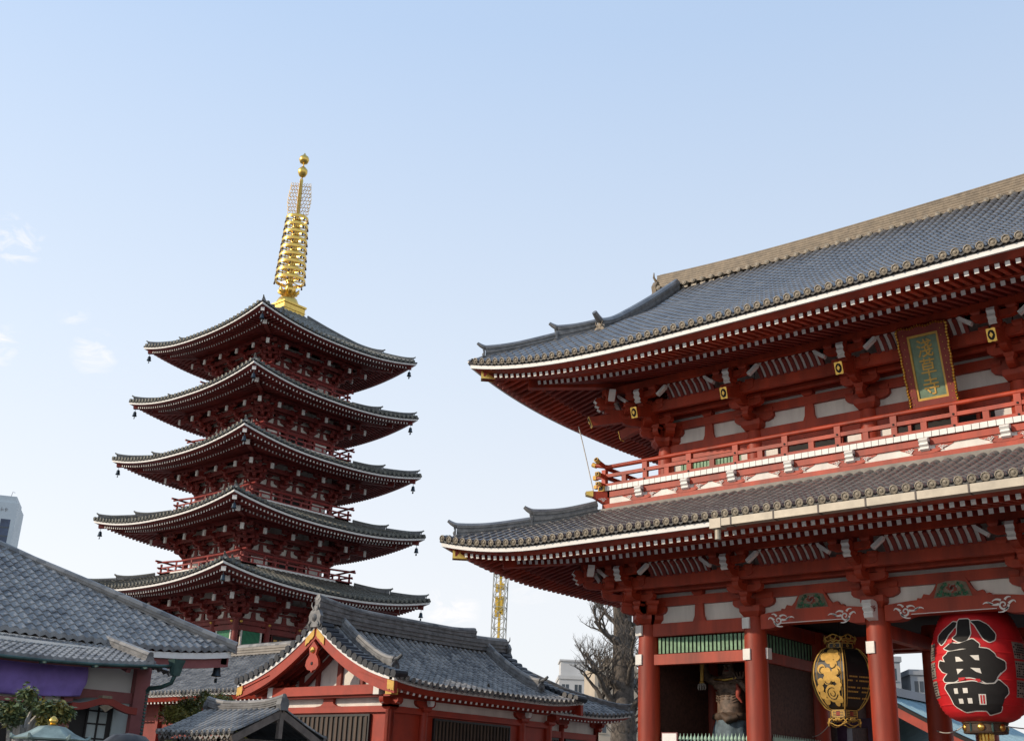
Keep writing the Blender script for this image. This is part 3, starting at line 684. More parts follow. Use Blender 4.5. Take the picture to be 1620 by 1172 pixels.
# --- balcony
BO = 1.15                                                   # beyond the lower wall line
RB = Ring(10.525, 4, 10.525, 4)
for k in range(4):
    H = RB.H(k); TT = lambda u, o, z: RB.P(k, u, o, z)
    mb = MB(); mb.box(-H-1.3, H+1.3, 1.0, 1.32, 10.92, 11.11, 0, TT); mb.build('flashing', ['stone'], gate)
    mb = MB(); mb.box(-H-BO-.02, H+BO+.02, .9, BO+.03, 11.112, 11.30, 0, TT); mb.build('sill_band', ['red'], gate)
    mb = MB(); mb.box(-H-BO+.05, H+BO-.05, .95, BO-.06, 11.3, 11.56, 0, TT); mb.build('plaster_panel', ['plaster'], gate)
    mb = MB(); mb.box(-H-BO, H+BO, .88, BO, 11.55, 11.765, 0, TT); mb.build('balcony_beam', ['red'], gate)
    mb = MB(); n = int((2*H+2*BO)/.228); w = (2*H+2*BO+.1)/n
    for i in range(n):
        u = -H-BO-.05+w*i; mb.box(u+.008, u+w-.008, -.5, BO+.07, 11.77, 11.94, 0, TT, mend=(4, 1))
    mb.build('balcony_floor', ['darkred', 'white'], gate)
    # railing
    m2 = MB(); m2.box(-H-BO-.28, H+BO+.28, BO-.10, BO+.04, 11.945, 12.04, 0, TT); m2.build('bottom_rail', ['red'], gate)
    m3 = MB(); m3.box(-H-BO-.32, H+BO+.32, BO-.09, BO+.03, 12.27, 12.39, 0, TT); m3.build('middle_rail', ['red'], gate)
    m4 = MB(); pts = []
    for u in [-H-BO-.42, -H-BO-.2, -H-BO+.2]+lin(5, -H, H)+[H+BO-.2, H+BO+.2, H+BO+.42]:
        a = max(0, abs(u)-(H+BO-.25)); pts.append(TT(u, BO-.03, 12.655+.16*min(1, a/.6)**1.5))
    m4.tube(pts, .075, 10); m4.build('top_rail', ['red'], gate, smooth=40)
    n = round((2*H+2*BO)/.9); n += n % 2; m5 = MB()
    for i in range(1, n):
        u = -H-BO+(2*H+2*BO)*i/n; pb = MB(); tall = i % 2 == 0
        pb.box(u-.09, u+.09, BO-.1, BO+.02, 12.04, 12.27, 0, TT)
        if tall: pb.box(u-.10, u+.10, BO-.12, BO+.04, 12.271, 12.60, 0, TT)
        po_ = pb.build('railing_post', ['red'], gate)
        if tall:
            m5 = MB()
            for zz in (12.33, 11.99): c = TT(u, BO+.03, zz); nn = Vector(RB.UV(k)[1]+(0,)); m5.tube([c, c+nn*.035], [.04, .03], 8)
            m5.build('rail_stud', ['dark'], po_, smooth=40)
    # corner: crossed rail ends capped with gilt metal, corner post, carved corner nose
    for s in (1,):
        mb = MB(); mb.box(H+BO-.12, H+BO+.05, BO-.12, BO+.05, 11.945, 12.56, 0, TT); mb.build('corner_post', ['red'], gate)
        gm = MB()
        for (u0, u1, zz, hh) in ((.26, .40, 11.99, .06), (.30, .44, 12.33, .075)):
            for sw in (0, 1):
                f = (lambda u, o, z: TT(u, o, z)) if sw == 0 else (lambda u, o, z: TT(o-BO+H+BO, u-(H+BO)+BO, z))
                gm.box(H+BO+u0, H+BO+u1, BO-.11, BO+.05, zz-hh, zz+hh, 0, f)
                gm.box(H+BO+u1, H+BO+u1+.02, BO-.08, BO+.02, zz-hh*.6, zz+hh*.6, 1, f); gm.box(H+BO+u1+.02, H+BO+u1+.035, BO-.05, BO-.01, zz-hh*.3, zz+hh*.3, 0, f)
        for sw in (0, 1):
            f = (lambda u, o, z: TT(u, o, z)) if sw == 0 else (lambda u, o, z: TT(o-BO+H+BO, u-(H+BO)+BO, z))
            gm.tube([f(H+BO+.34, BO-.03, 12.775), f(H+BO+.5, BO-.03, 12.85)], [.088, .092], 10, 0); gm.tube([f(H+BO+.50, BO-.03, 12.852), f(H+BO+.505, BO-.03, 12.855)], [.06, .06], 8, 1)
            gm.box(H+BO+.02, H+BO+.16, BO-.13, BO+.11, 11.755, 11.95, 0, f); gm.box(H+BO+.16, H+BO+.175, BO-.09, BO+.07, 11.79, 11.915, 1, f)
        gm.build('rail_end_cap', ['goldpaint', 'dark'], gate, smooth=40)
        dg = (Vector(RB.UV(k)[0]+(0,))+Vector(RB.UV(k)[1]+(0,))).normalized(); c = RB.C(k, BO-.2, 0); l = Vector((-dg.y, dg.x, 0)); mb = MB()
        F = lambda a, b, w: c+dg*a+Vector((0, 0, b))+l*w
        mb.prism([(0, 11.3), (.3, 11.34), (.6, 11.52), (.78, 11.6), (.78, 11.74), (0, 11.765)], F, -.13, .13, 0); mb.prism([(.66, 11.55), (.9, 11.6), (.92, 11.72), (.66, 11.76)], F, -.15, .15, 1)
        for s2 in (-1, 1): scroll(mb, lambda a, b, w: F(a, b, s2*(.13+w)), .3, 11.45, .16, 1, 2)
        mb.build('corner_nose', ['red', 'gold', 'white'], gate)
# nosings with curled red and white arms on the balcony wall (front and left visible)
NX = [.45, 2.33, 4.12, 6.18, 8.22, 10.525, 12.83, 14.87, 16.93, 18.72, 20.6]; NY = [.45, 2.2, 4, 5.8, 7.55]
mb = MB(); po = [(0, 11.34), (.12, 11.34), (.2, 11.38), (.17, 11.45), (.25, 11.5), (.22, 11.57), (.28, 11.63), (.22, 11.7), (.1, 11.72), (0, 11.7)]
mb.prism(po, lambda a, b, w: (w, a, b-11.5), -.13, .13, 1); 
mb.prism([(-.42, -.20), (-.2, -.245), (.2, -.245), (.42, -.20), (.3, -.12), (-.3, -.12)], lambda a, b, w: (a, w, b), -.02, .10, 0)
for sx in (-1, 1):
    scroll(mb, lambda a, b, w: (sx*(.46+a), .02+w, b), 0, -.09, .15, 1, 1, .03)
    mb.prism([(sx*.3, -.2), (sx*.78, -.02), (sx*.85, .05), (sx*.6, .05), (sx*.25, -.02)], lambda a, b, w: (a, w, b), -.03, .018, 0)
for sx in (-1, 1): scroll(mb, lambda a, b, w: (sx*(.13+w), .12+a, b+.05), 0, 0, .13, 1, 2, .008)
no0 = mb.build('balcony_nosing', ['red', 'white', 'dark'], gate, loc=(NX[0], -BO+.06, 11.53)); no0.rotation_euler[2] = PI
for x in NX[1:]: put('balcony_nosing', no0.data, gate, (x, -BO+.06, 11.53), PI)
for x in NX: put('balcony_nosing', no0.data, gate, (x, 8+BO-.06, 11.53), 0)
for y in NY: put('balcony_nosing', no0.data, gate, (-BO+.06, y, 11.53), PI/2); put('balcony_nosing', no0.data, gate, (21.05+BO-.06, y, 11.53), -PI/2)
# --- upper storey walls
mb = MB(); mb.lathe([(.31, 11.9), (.31, 13.1), (.27, 13.5)], n=20); uc = mb.build('upper_column', ['red'], gate, smooth=30, loc=(XU[0], YU[0], 0))
for i, x in enumerate(XU):
    for j, y in enumerate(YU):
        if (i or j) and (i in (0, 5) or j in (0, 2)): put('upper_column', uc.data, gate, (x, y, 0))
for k in range(4):
    H = RU.H(k); TT = lambda u, o, z: RU.P(k, u, o, z); P_ = ([x-10.525 for x in XU] if k % 2 == 0 else [y-4 for y in YU])
    mb = MB(); mb.box(-H, H, -.12, .12, 12.93, 13.54, 0, TT); mb.build('wide_beam', ['red'], gate)
    mb = MB(); mb.box(-H, H, -.10, .10, 11.95, 12.08, 0, TT); mb.build('sill_beam', ['red'], gate)
    for i in range(len(P_)-1):
        a, b = P_[i]+.3, P_[i+1]-.3
        mb = MB(); mb.box(a, b, -.1, -.06, 12.08, 12.93, 1, TT)
        if i in (0, len(P_)-2):
            n = 18
            for j in range(n): u = a+.35+(b-a-.7)*j/(n-1); mb.box(u-.05, u+.05, -.06, .02, 12.1, 12.9, 0, TT)
            mb.box(a, a+.3, -.06, .0, 12.08, 12.93, 2, TT); mb.box(b-.3, b, -.06, .0, 12.08, 12.93, 2, TT); mb.build('louvre_window', ['green', 'dark', 'plaster'], gate)
        else:
            mb.box(a, a+.5, -.06, .0, 12.08, 12.93, 2, TT); mb.box(b-.5, b, -.06, .0, 12.08, 12.93, 2, TT)
            c = (a+b)/2; mb.box(c-1.1, c-1.0, -.06, .06, 12.08, 12.93, 0, TT); mb.box(c+1.0, c+1.1, -.06, .06, 12.08, 12.93, 0, TT)
            for u in (-.75, .0, .75): mb.box(c+u-.2, c+u+.2, -.06, -.03, 12.4, 12.46, 3, TT); mb.box(c+u-.03, c+u+.03, -.06, -.03, 12.2, 12.4, 3, TT)
            mb.build('door_panel', ['red', 'dark', 'plaster', 'gold'], gate)
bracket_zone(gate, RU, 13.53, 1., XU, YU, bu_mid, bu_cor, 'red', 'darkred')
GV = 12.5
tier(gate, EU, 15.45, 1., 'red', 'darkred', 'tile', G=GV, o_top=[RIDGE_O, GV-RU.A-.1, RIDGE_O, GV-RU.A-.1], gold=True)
hip_ridges(gate, EU, 1.7, ('ridge', 'tile'), 1.)
# gable ends
for s in (-1, 1):
    xg = 10.525+s*(GV-.55); mb = MB(); pts = [(4-(3.53+o), zup(o)) for o in lin(12, 2.4, RIDGE_O)]
    poly = [(y, z-.12) for y, z in pts]+[(8-y, z-.12) for y, z in pts[::-1]]
    mb.prism(poly, lambda a, b, w: (xg+w, a, b), -.05, .05, 0); mb.build('gable_wall', ['plaster'], gate)
    xv = 10.525+s*GV; mb = MB()
    for q in (0, 1):
        ys = [(y if q == 0 else 8-y, z) for y, z in pts]
        mb.loft([[(xv-.06, y, z-.05), (xv+.06, y, z-.05), (xv+.06, y, z-.5), (xv-.06, y, z-.5)] for y, z in ys], 0)
        mb.tube([(xv-s*.02, y, z+.04) for y, z in ys], .13, 8, 1)
    mb.build('bargeboard', ['red', 'tile'], gate)
    # descending ridges
    for q in (0, 1):
        xd = 10.525+s*(GV-.95); oo = lin(20, 2.05, RIDGE_O+.15); pp = []; hs = []
        for i, o in enumerate(oo):
            y = RU.P(0, 0, o, 0).y; y = y if q == 0 else 8-y; pp.append(Vector((xd, y, zup(o)-.02)))
        for i, p in enumerate(pp):
            dist = (pp[0]-p).length; hs.append(.52*(1+.35*max(0, 1-dist/1.3)**2))
        dd = Vector((0, -1 if q == 0 else 1, 0)); t0 = pp[0]+Vector((0, 0, hs[0]+.02)); rd = ridge_stack('descending_ridge', gate, pp, hs, .36, ('ridge', 'tile'), 5, lat=Vector((1, 0, 0)), ext=[(t0+dd*.42+Vector((0, 0, .22)), .75), (t0+dd*.2+Vector((0, 0, .07)), .95)])
        ornament('ridge_ornament', rd, pp[0]+Vector((0, -.06 if q == 0 else .06, -.05)), (0, -1 if q == 0 else 1, 0), .66, .46, M['ridgetan'], tail=False)
# main ridge: tan tile courses, round-tile frieze, cap, end ornaments
sag = lambda x: .36*(abs(x-10.525)/(GV+.2))**3
xs = lin(31, 10.525-GV-.12, 10.525+GV+.12); pp = [Vector((x, 4, 21.28+sag(x))) for x in xs]
pp = [Vector((p.x, 4, 21.34+sag(p.x))) for p in pp]
rd = ridge_stack('main_ridge', gate, pp, .62, .66, ('ridgetan', 'tile'), 13, capr=.15, lat=Vector((0, 1, 0)), step=.965, fill=.97)
mb = MB(); n = int(2*GV/.42)
for i in range(n+1):
    x = 10.525-GV+.05+(2*GV-.1)*i/n; z = 21.33+sag(x)
    for s in (-1, 1):
        mb.tube([(x, 4+s*.28, z), (x, 4+s*.50, z-.02)], .10, 8, 0); mb.box(x-.12, x+.12, 4+s*.37-.05, 4+s*.37+.05, z-.22, z-.14, 0)
        mb.lathe([(.08, 0), (.05, .012), (.01, .015)], (0, 0, 0), 8, 0, T=lambda a, b, c: (x+a, 4+s*(.505+c), z-.02+b))
mb.build('frieze_tiles', ['disc'], rd, smooth=40)
for s in (-1, 1): ornament('ridge_ornament', rd, (10.525+s*(GV+.16), 4, 21.15), (s, 0, 0), 1.2, .95, M['ridgetan'], tail=False)

# --- name plaque
plq = thing('name_plaque', 'tall green name plaque with gold characters in a carved frame under the gate eaves', 'plaque', (GX+10.72, GY-.62, 13.0))
plq.rotation_euler = (R(14), 0, 0); plq.scale = (.76, .9, .88)
mb = MB(); mb.box(-.62, .62, -.03, .03, .1, 2.35); mb.build('board', ['plaqueg'], plq)
mb = MB(); w, h = .62, 2.35
for (a, b, c, d) in ((-.62, -.54, .1, 2.35), (.54, .62, .1, 2.35)): mb.box(a, b, -.075, -.02, c, d)
mb.box(-.54, .54, -.074, -.02, .1, .18); mb.box(-.54, .54, -.074, -.02, 2.27, 2.35); mb.build('inner_frame', ['goldpaint'], plq)
mb = MB()
mb.prism([(-.9, -.25), (-.62, -.2), (-.62, 2.35), (.62, 2.35), (.62, -.2), (.9, -.25), (1.0, 2.62), (-1.0, 2.62)], lambda a, b, w: (a, w, b), -.10, .06, 0)
mb.prism([(-.9, -.25), (-.62, -.02), (-.62, .1), (.62, .1), (.62, -.02), (.9, -.25)], lambda a, b, w: (a, w, b), -.098, .058, 0)
for z in lin(11, .0, 2.4):
    for s in (-1, 1): mb.tube([(s*(.76+.02*math.sin(z*5)), -.10, z), (s*(.76+.02*math.sin(z*5)), -.115, z+.03)], [.02, .008], 5, 1)
mb.build('frame', ['darkred', 'goldpaint'], plq)
mb = MB()
for i in range(27):
    z = -.2+2.75*i/26
    for s in (-1, 1): x = s*(.915+.085*(z+.25)/2.87); mb.lathe([(.01, -.06), (.055, -.03), (.06, .01), (.03, .05), (.01, .06)], (x+s*.012*math.sin(i*1.3), -.11, z), 7)
for i in range(19):
    x = -.96+1.92*i/18; mb.lathe([(.01, -.04), (.05, -.01), (.04, .04), (.01, .06)], (x, -.11, 2.62+.03*math.sin(i)), 6)
mb.build('gilt_border', ['gold'], plq, smooth=40)
mb = MB()
for ch, z in (('淺', 1.86), ('草', 1.20), ('寺', .56)):
    vs, fs = glyphs(ch, .66, .004); T = lambda v, d: (v.x, -d, v.y+z)
    for d in (.036, .055): mb.add([T(v, d) for v in vs], fs)
    mb.add([T(v, .0551) for v in vs], fs)
mb.build('lettering', ['goldpaint'], plq)
# ================================================================= THINGS IN AND ON THE GATE
def interp(prof, z):
    for (ra, za), (rb, zb) in zip(prof, prof[1:]):
        if za <= z <= zb: return ra+(rb-ra)*(z-za)/(zb-za+1e-9)
    return prof[0][0] if z < prof[0][1] else prof[-1][0]
LX, LY = GX+10.6, GY+1.2
lan = thing('red_lantern', 'giant red paper lantern with black characters hanging under the gate', 'lantern', (LX, LY, 0))
key = [(.62, 4.0), (.86, 4.09), (1.04, 4.24), (1.15, 4.42), (1.235, 4.7), (1.28, 5.05), (1.295, 5.4), (1.28, 5.8), (1.235, 6.15), (1.15, 6.5), (1.0, 6.85), (.82, 7.12), (.62, 7.32)]
prof = []
n = 72
for i in range(n+1):
    z = 4.0+3.32*i/n; prof.append((interp(key, z)+(.014 if i % 2 else -.012), z))
mb = MB(); mb.lathe(prof, n=72); mb.build('paper_body', ['lred'], lan, smooth=60)
def bend(x, z, off, a0=R(8)):
    r = interp(key, z)+off; g = -PI/2+a0+x/1.29; return (r*math.cos(g), r*math.sin(g), z)
SH = [  # outlines of the three brush characters, in hundredths of the lantern radius across and of a metre up
 [(785, 40), (908, 40), (912, 130), (916, 190), (882, 250), (830, 268), (795, 262), (742, 225), (786, 190)],
 [(604, 182), (640, 140), (676, 110), (734, 58), (778, 70), (770, 112), (735, 150), (700, 190), (672, 250), (640, 282), (608, 240)],
 [(918, 62), (1012, 58), (1090, 100), (1150, 190), (1132, 248), (1080, 272), (1030, 242), (985, 150), (960, 100)],
 [(690, 300), (730, 268), (800, 282), (860, 262), (930, 238), (988, 290), (975, 330), (900, 336), (820, 330), (720, 346), (664, 320)],
 [(700, 352), (830, 340), (960, 322), (1062, 335), (1112, 382), (1120, 412), (1196, 450), (1192, 520), (1150, 558), (1100, 545), (1112, 610), (1082, 650), (1012, 655), (960, 622), (880, 602), (800, 602), (740, 640), (652, 636), (640, 610), (690, 552), (640, 540), (610, 482), (620, 430), (672, 450), (652, 402), (690, 372)],
 [(660, 656), (780, 650), (900, 636), (1000, 666), (1090, 660), (1122, 620), (1200, 690), (1206, 742), (1170, 786), (1120, 775), (1126, 830), (1156, 872), (1150, 912), (1042, 940), (1000, 902), (890, 902), (770, 916), (690, 860), (670, 760), (640, 692)]]
HO = [[(768, 405), (800, 410), (836, 450), (770, 454)], [(896, 398), (972, 396), (974, 446), (938, 442)], [(770, 520), (830, 525), (775, 572)], [(890, 514), (972, 520), (982, 570), (935, 552)],
 [(722, 700), (756, 700), (756, 750), (722, 750)], [(802, 700), (844, 700), (844, 746), (802, 746)], [(746, 796), (786, 796), (786, 840), (746, 840)], [(830, 792), (872, 792), (872, 840), (830, 840)], [(936, 756), (1002, 756), (1002, 852), (936, 852)]]
RD_ = [[(752, 150), (768, 120), (772, 172)], [(700, 240), (742, 232), (748, 262), (720, 278)], [(778, 604), (838, 602), (828, 626), (780, 636)], [(922, 616), (962, 618), (972, 640), (944, 650)], [(950, 766), (964, 766), (964, 842), (950, 842)], [(974, 766), (988, 766), (988, 842), (974, 842)]]
VD = R(-70.4)
def onlan(px, py, off):
    x = max(-.99, min(.99, (px-970)/440)); z = 4.0+(1142-(980+py/6.104))*.01758; r = interp(key, z)+off; g = VD+math.asin(x); return (r*math.cos(g), r*math.sin(g), z)
def fat(poly, d):
    n = len(poly); ar = sum(poly[i][0]*poly[(i+1) % n][1]-poly[(i+1) % n][0]*poly[i][1] for i in range(n)); sg = 1 if ar > 0 else -1; res = []
    for i in range(n):
        (ax, ay), (bx, by), (cx_, cy_) = poly[i-1], poly[i], poly[(i+1) % n]
        d1 = Vector((bx-ax, by-ay)).normalized(); d2 = Vector((cx_-bx, cy_-by)).normalized(); nn = Vector((d1.y+d2.y, -d1.x-d2.x)); l = max(.6, nn.length); res.append((bx+sg*nn.x/l*d*(2/l if l > 1 else 1.6), by+sg*nn.y/l*d*(2/l if l > 1 else 1.6)))
    return res
def smooth_poly(poly):
    n = len(poly); res = []
    for i in range(n):
        (ax, ay), (bx, by) = poly[i], poly[(i+1) % n]; res += [(ax*.87+bx*.13, ay*.87+by*.13), (ax*.13+bx*.87, ay*.13+by*.87)]
    return res
def flat_bent(m_, poly, off):
    bm = bmesh.new(); f = bm.faces.new([bm.verts.new((x, y, 0)) for x, y in poly]); bmesh.ops.triangulate(bm, faces=[f])
    for ax in (0, 1):
        lo = min(v.co[ax] for v in bm.verts); hi = max(v.co[ax] for v in bm.verts); c = lo+22; no = Vector((1, 0, 0)) if ax == 0 else Vector((0, 1, 0))
        while c < hi: bmesh.ops.bisect_plane(bm, geom=bm.verts[:]+bm.edges[:]+bm.faces[:], plane_co=no*c, plane_no=no); c += 22
    bm.verts.index_update(); m_.add([onlan(v.co.x, v.co.y, off) for v in bm.verts], [[v.index for v in f.verts] for f in bm.faces]); bm.free()
mo, mi, mh, mr_ = MB(), MB(), MB(), MB()
for p in SH: q = smooth_poly(p); flat_bent(mo, fat(q, 9), .016); flat_bent(mi, q, .026)
for p in HO: mh = MB(); flat_bent(mh, p, .036); mh.build('character_gap', ['plaster'], lan)
for p in RD_: mr_ = MB(); flat_bent(mr_, p, .042); mr_.build('character_gap', ['lred'], lan)
mo.build('character_outline', ['plaster'], lan); mi.build('lettering', ['ink'], lan)
for a0, sgn in ((R(78), 1), (R(-58), -1)):       # side plates with rows of tiny donor marks
    for z0 in (4.62, 5.14, 5.66):
        mb = MB()
        for (d, x0, x1, za, zb, m) in [(.014, -.30, .30, z0, z0+.46, 1)]:
            for i in range(8):
                xa, xb = x0+(x1-x0)*i/8, x0+(x1-x0)*(i+1)/8
                for j in range(5):
                    ya, yb = za+(zb-za)*j/5, za+(zb-za)*(j+1)/5
                    mb.add([bend(xa, ya, d, a0), bend(xb, ya, d, a0), bend(xb, yb, d, a0), bend(xa, yb, d, a0)], [(0, 1, 2, 3)], m)
        for i in range(7):
            x = -.255+.085*i
            for j in range(6):
                if random.random() < .18: continue
                z = z0+.04+.068*j; w = .024+.012*random.random(); hh = .024
                mb.add([bend(x-w, z-hh*.6, .02, a0), bend(x+w, z-hh*.6, .02, a0), bend(x+w, z+hh, .02, a0), bend(x-w, z+hh, .02, a0)], [(0, 1, 2, 3)], 0)
        mb.build('donor_plate', ['ink', 'stone'], lan)
mb = MB(); mb.lathe([(.50, 3.70), (.58, 3.70), (.60, 3.74), (.57, 3.76), (.57, 3.94), (.62, 3.97), (.62, 4.02), (.4, 4.02)], n=28, m=0)
for i in range(6):
    g = -PI/2+R(8)+i*PI/3; c = Vector((.575*math.cos(g), .575*math.sin(g), 3.85)); o_ = Vector((math.cos(g), math.sin(g), 0)); l = Vector((-o_.y, o_.x, 0))
    mb.lathe([(.10, -.01), (.10, .02), (.07, .05), (.01, .06)], (0, 0, 0), 12, 1, T=lambda x, y, z: c+l*x+Vector((0, 0, y))+o_*z)
    g += PI/6; c = Vector((.575*math.cos(g), .575*math.sin(g), 3.85)); mb.tube([c-Vector((0, 0, .13)), c+Vector((0, 0, .13))], .03, 6, 2)
mb.build('base_ring', ['brownwood', 'gold', 'coppergreen'], lan, smooth=40)
mb = MB()
for i in range(10): mb.tube([(.16*math.cos(i*.63), .16*math.sin(i*.63), 3.72), (.15*math.cos(i*.63), .15*math.sin(i*.63), 3.5), (.12*math.cos(i*.63+.3), .12*math.sin(i*.63+.3), 3.2)], [.05, .06, .03], 6)
mb.build('tassel', ['gold'], lan, smooth=50)
mb = MB(); mb.lathe([(.58, 7.30), (.64, 7.33), (.58, 7.36)], n=24); mb.build('top_ring', ['black'], lan)

def black_lantern(name, label, x, y):
    L = thing(name, label, 'lantern', (x, y, 0))
    key = [(.44, 4.42), (.60, 4.50), (.76, 4.68), (.90, 4.95), (.99, 5.25), (1.0, 5.5), (.95, 5.78), (.84, 6.0), (.68, 6.18), (.52, 6.26)]
    zs = lin(25, 4.42, 6.26); mb = MB(); mb.lathe([(interp(key, z), z) for z in zs], n=6); mb.build('body', ['black'], L)
    mb = MB()
    for i in range(6):
        g = i*PI/3; mb.tube([(1.008*interp(key, z)*math.cos(g), 1.008*interp(key, z)*math.sin(g), z) for z in zs], .022, 6)
        for s in (-1, 1):
            ps = []
            for z in zs[1:-1]:
                a, b = Vector((math.cos(g), math.sin(g), 0)), Vector((math.cos(g+s*PI/3), math.sin(g+s*PI/3), 0)); ps.append((a*.90+b*.10)*interp(key, z)*1.006+Vector((0, 0, z)))
            mb.tube(ps, .010, 4)
    mb.build('gilt_edges', ['goldpaint'], L, smooth=60)
    fm = MB()
    c30 = math.cos(PI/6)
    def fp(x, z, d, k=0):
        a = -PI/2+k*PI/3; r = interp(key, z)*c30+d; return (r*math.cos(a)-x*math.sin(a), r*math.sin(a)+x*math.cos(a), z)
    CI = [(285, 262, 26), (320, 282, 36), (252, 292, 30), (290, 312, 34), (345, 305, 24), (325, 345, 30), (240, 372, 34), (280, 392, 32), (345, 385, 36), (318, 420, 36), (282, 438, 38), (350, 445, 24), (232, 450, 26), (222, 490, 28), (232, 530, 26), (250, 566, 22), (345, 488, 24), (362, 470, 16), (302, 520, 58), (345, 555, 24), (318, 578, 20)]
    for q, (x, y, r_) in enumerate(CI):
        f = lambda a, k: fp((x-292+k*r_*math.cos(a))/215, 6.19-(y+k*r_*math.sin(a)*1.05-248)/205, .010+.0012*q+(.004 if k < 1 else 0))
        fm.loft([[f(2*PI*j/14, k_) for j in range(14)] for k_ in (.86, .5, .02)], 0, cap=False)
    for (x, y, r_, t0, t1) in ((302, 520, 34, .2, 5.2), (302, 520, 17, -1, 3.2), (318, 345, 24, 0, 2.2), (250, 380, 22, 2, 5), (345, 392, 22, -1, 1.6), (285, 440, 24, .3, 2.8)):
        ps = [Vector(fp((x-292+r_*math.cos(a))/215, 6.19-(y+r_*math.sin(a)-248)/205, .046)) for a in lin(12, t0, t1)]; fm.tube(ps, .011, 5, 1)
    fm.build('swirl_emblem', ['goldpaint', 'black'], L)
    fm = MB()
    for j, z in enumerate((5.34, 5.22, 5.02, 4.9, 4.72)):
        for i in range(14):
            if random.random() < .15: continue
            xx = -.38+.058*i; fm.add([fp(xx, z, .014, 1), fp(xx+.045, z, .014, 1), fp(xx+.045, z+.045, .014, 1), fp(xx, z+.045, .014, 1)], [(0, 1, 2, 3)])
    fm.build('donor_marks', ['goldpaint'], L)
    for (z0, z1, r, nm) in ((6.24, 6.44, .44, 'top_band'), (4.18, 4.42, .46, 'bottom_band')):
        mb = MB(); mb.lathe([(r-.02, z0), (r, z0), (r, z1), (r-.02, z1)], n=6)
        for k in range(6):
            a = -PI/2+k*PI/3
            def q(x, z, d): rr = r*c30+d; return (rr*math.cos(a)-x*math.sin(a), rr*math.sin(a)+x*math.cos(a), z)
            w = r*.46
            for (xa, xb, za, zb) in ((-w, w, z0+.01, z0+.035), (-w, w, z1-.035, z1-.01), (-w, -w+.03, z0, z1), (w-.03, w, z0, z1)): mb.add([q(xa, za, .006), q(xb, za, .006), q(xb, zb, .006), q(xa, zb, .006)], [(0, 1, 2, 3)], 1)
            if nm == 'top_band':
                for t in range(5): g = t*PI*.4; mb.tube([q(.05*math.cos(g), (z0+z1)/2+.05*math.sin(g), .01), q(.02*math.cos(g), (z0+z1)/2+.02*math.sin(g), .02)], .016, 5, 1)
            else:
                for t in range(-4, 5):
                    if abs(t) < 2: mb.add([q(t*.04-.018, z0+.06, .008), q(t*.04+.018, z0+.06, .008), q(t*.04+.018, z1-.06, .008), q(t*.04-.018, z1-.06, .008)], [(0, 1, 2, 3)], 2)
                    else:
                        for zz in (z0+.06, z0+.11, z0+.16): mb.add([q(t*.04-.014, zz, .008), q(t*.04+.014, zz, .008), q(t*.04+.014, zz+.03, .008), q(t*.04-.014, zz+.03, .008)], [(0, 1, 2, 3)], 1)
        mb.build(nm, ['black', 'goldpaint', 'statuered'], L)
    for (zb, s, nm) in ((6.44, 1, 'crown_crest'), (4.17, -1, 'foot_crest')):
        mb = MB()
        for k in range(6):
            a = -PI/2+k*PI/3; r = .52
            def q(x, z, d=0): rr = r*c30+d+.06*abs(z-zb); return Vector((rr*math.cos(a)-x*math.sin(a), rr*math.sin(a)+x*math.cos(a), z))
            for sx in (-1, 1):
                c = [(0, .24), (.06, .22), (.10, .16), (.06, .10), (.0, .06)] if s > 0 else [(0, .02), (.05, .08), (.09, .05), (.06, .0)]
                mb.tube([q(sx*x, zb+s*z) for x, z in c], .016, 5); mb.tube([q(sx*x, zb+s*z) for x, z in ((.27, .08), (.24, .15), (.17, .165), (.11, .21), (0, .235))], .015, 5)
                mb.tube([q(sx*x, zb+s*z) for x, z in ((.27, .08), (.30, .12), (.27, .15))], .012, 5); mb.tube([q(sx*x, zb+s*z) for x, z in ((.0, .0), (.1, .06), (.2, .02), (.28, .1))], .018, 5)
        mb.build(nm, ['goldpaint'], L, smooth=60)
    mb = MB(); mb.tube([(0, 0, 6.4), (0, 0, 7.35)], .03, 6); mb.build('hanger', ['black'], L)
    return L
black_lantern('black_lantern', 'black hexagonal lantern with a gold swirl emblem hanging beside the red one', GX+6.2, GY+1.55)

# guardian statue behind the fence of the end bay: one continuous body, skirt, scarf
st = thing('guardian_statue', 'muscular painted guardian statue behind the picket fence, holding a gilt club upright', 'statue', (GX+1.98, GY+2.0, 1.15)); st.scale = (.98, .95, .8)
def skin_body(name, verts, edges, radii, mats, par=None, root=0, sub=2, loc=(0, 0, 0)):
    me = bpy.data.meshes.new(name); me.from_pydata(verts, edges, []); o = bpy.data.objects.new(name, me); COL.objects.link(o)
    o.modifiers.new('k', 'SKIN'); sv = me.skin_vertices[0].data
    for i, r_ in enumerate(radii): sv[i].radius = (r_, r_) if not isinstance(r_, tuple) else r_
    for i in range(len(radii)): sv[i].use_root = (i == root)
    ss = o.modifiers.new('s', 'SUBSURF'); ss.levels = sub; ss.render_levels = sub
    dg = bpy.context.evaluated_depsgraph_get(); dg.update(); m2 = bpy.data.meshes.new_from_object(o.evaluated_get(dg)); bpy.data.objects.remove(o)
    m2.materials.clear()
    for x in mats: m2.materials.append(M[x])
    m2.polygons.foreach_set('use_smooth', [True]*len(m2.polygons)); return put(name, m2, par, loc)
V, Ed, Ra = [], [], []
def vtx(p, r, fr=None):
    V.append(p); Ra.append(r); i = len(V)-1
    if fr is not None: Ed.append((fr, i))
    return i
pel = vtx((0, 0, 3.75), (.48, .36)); bel = vtx((.0, -.10, 4.30), (.50, .42), pel); che = vtx((0, -.02, 4.95), (.56, .40), bel); nk0 = vtx((.02, -.02, 5.42), (.34, .26), che); nk = vtx((.03, -.10, 5.62), .20, nk0)
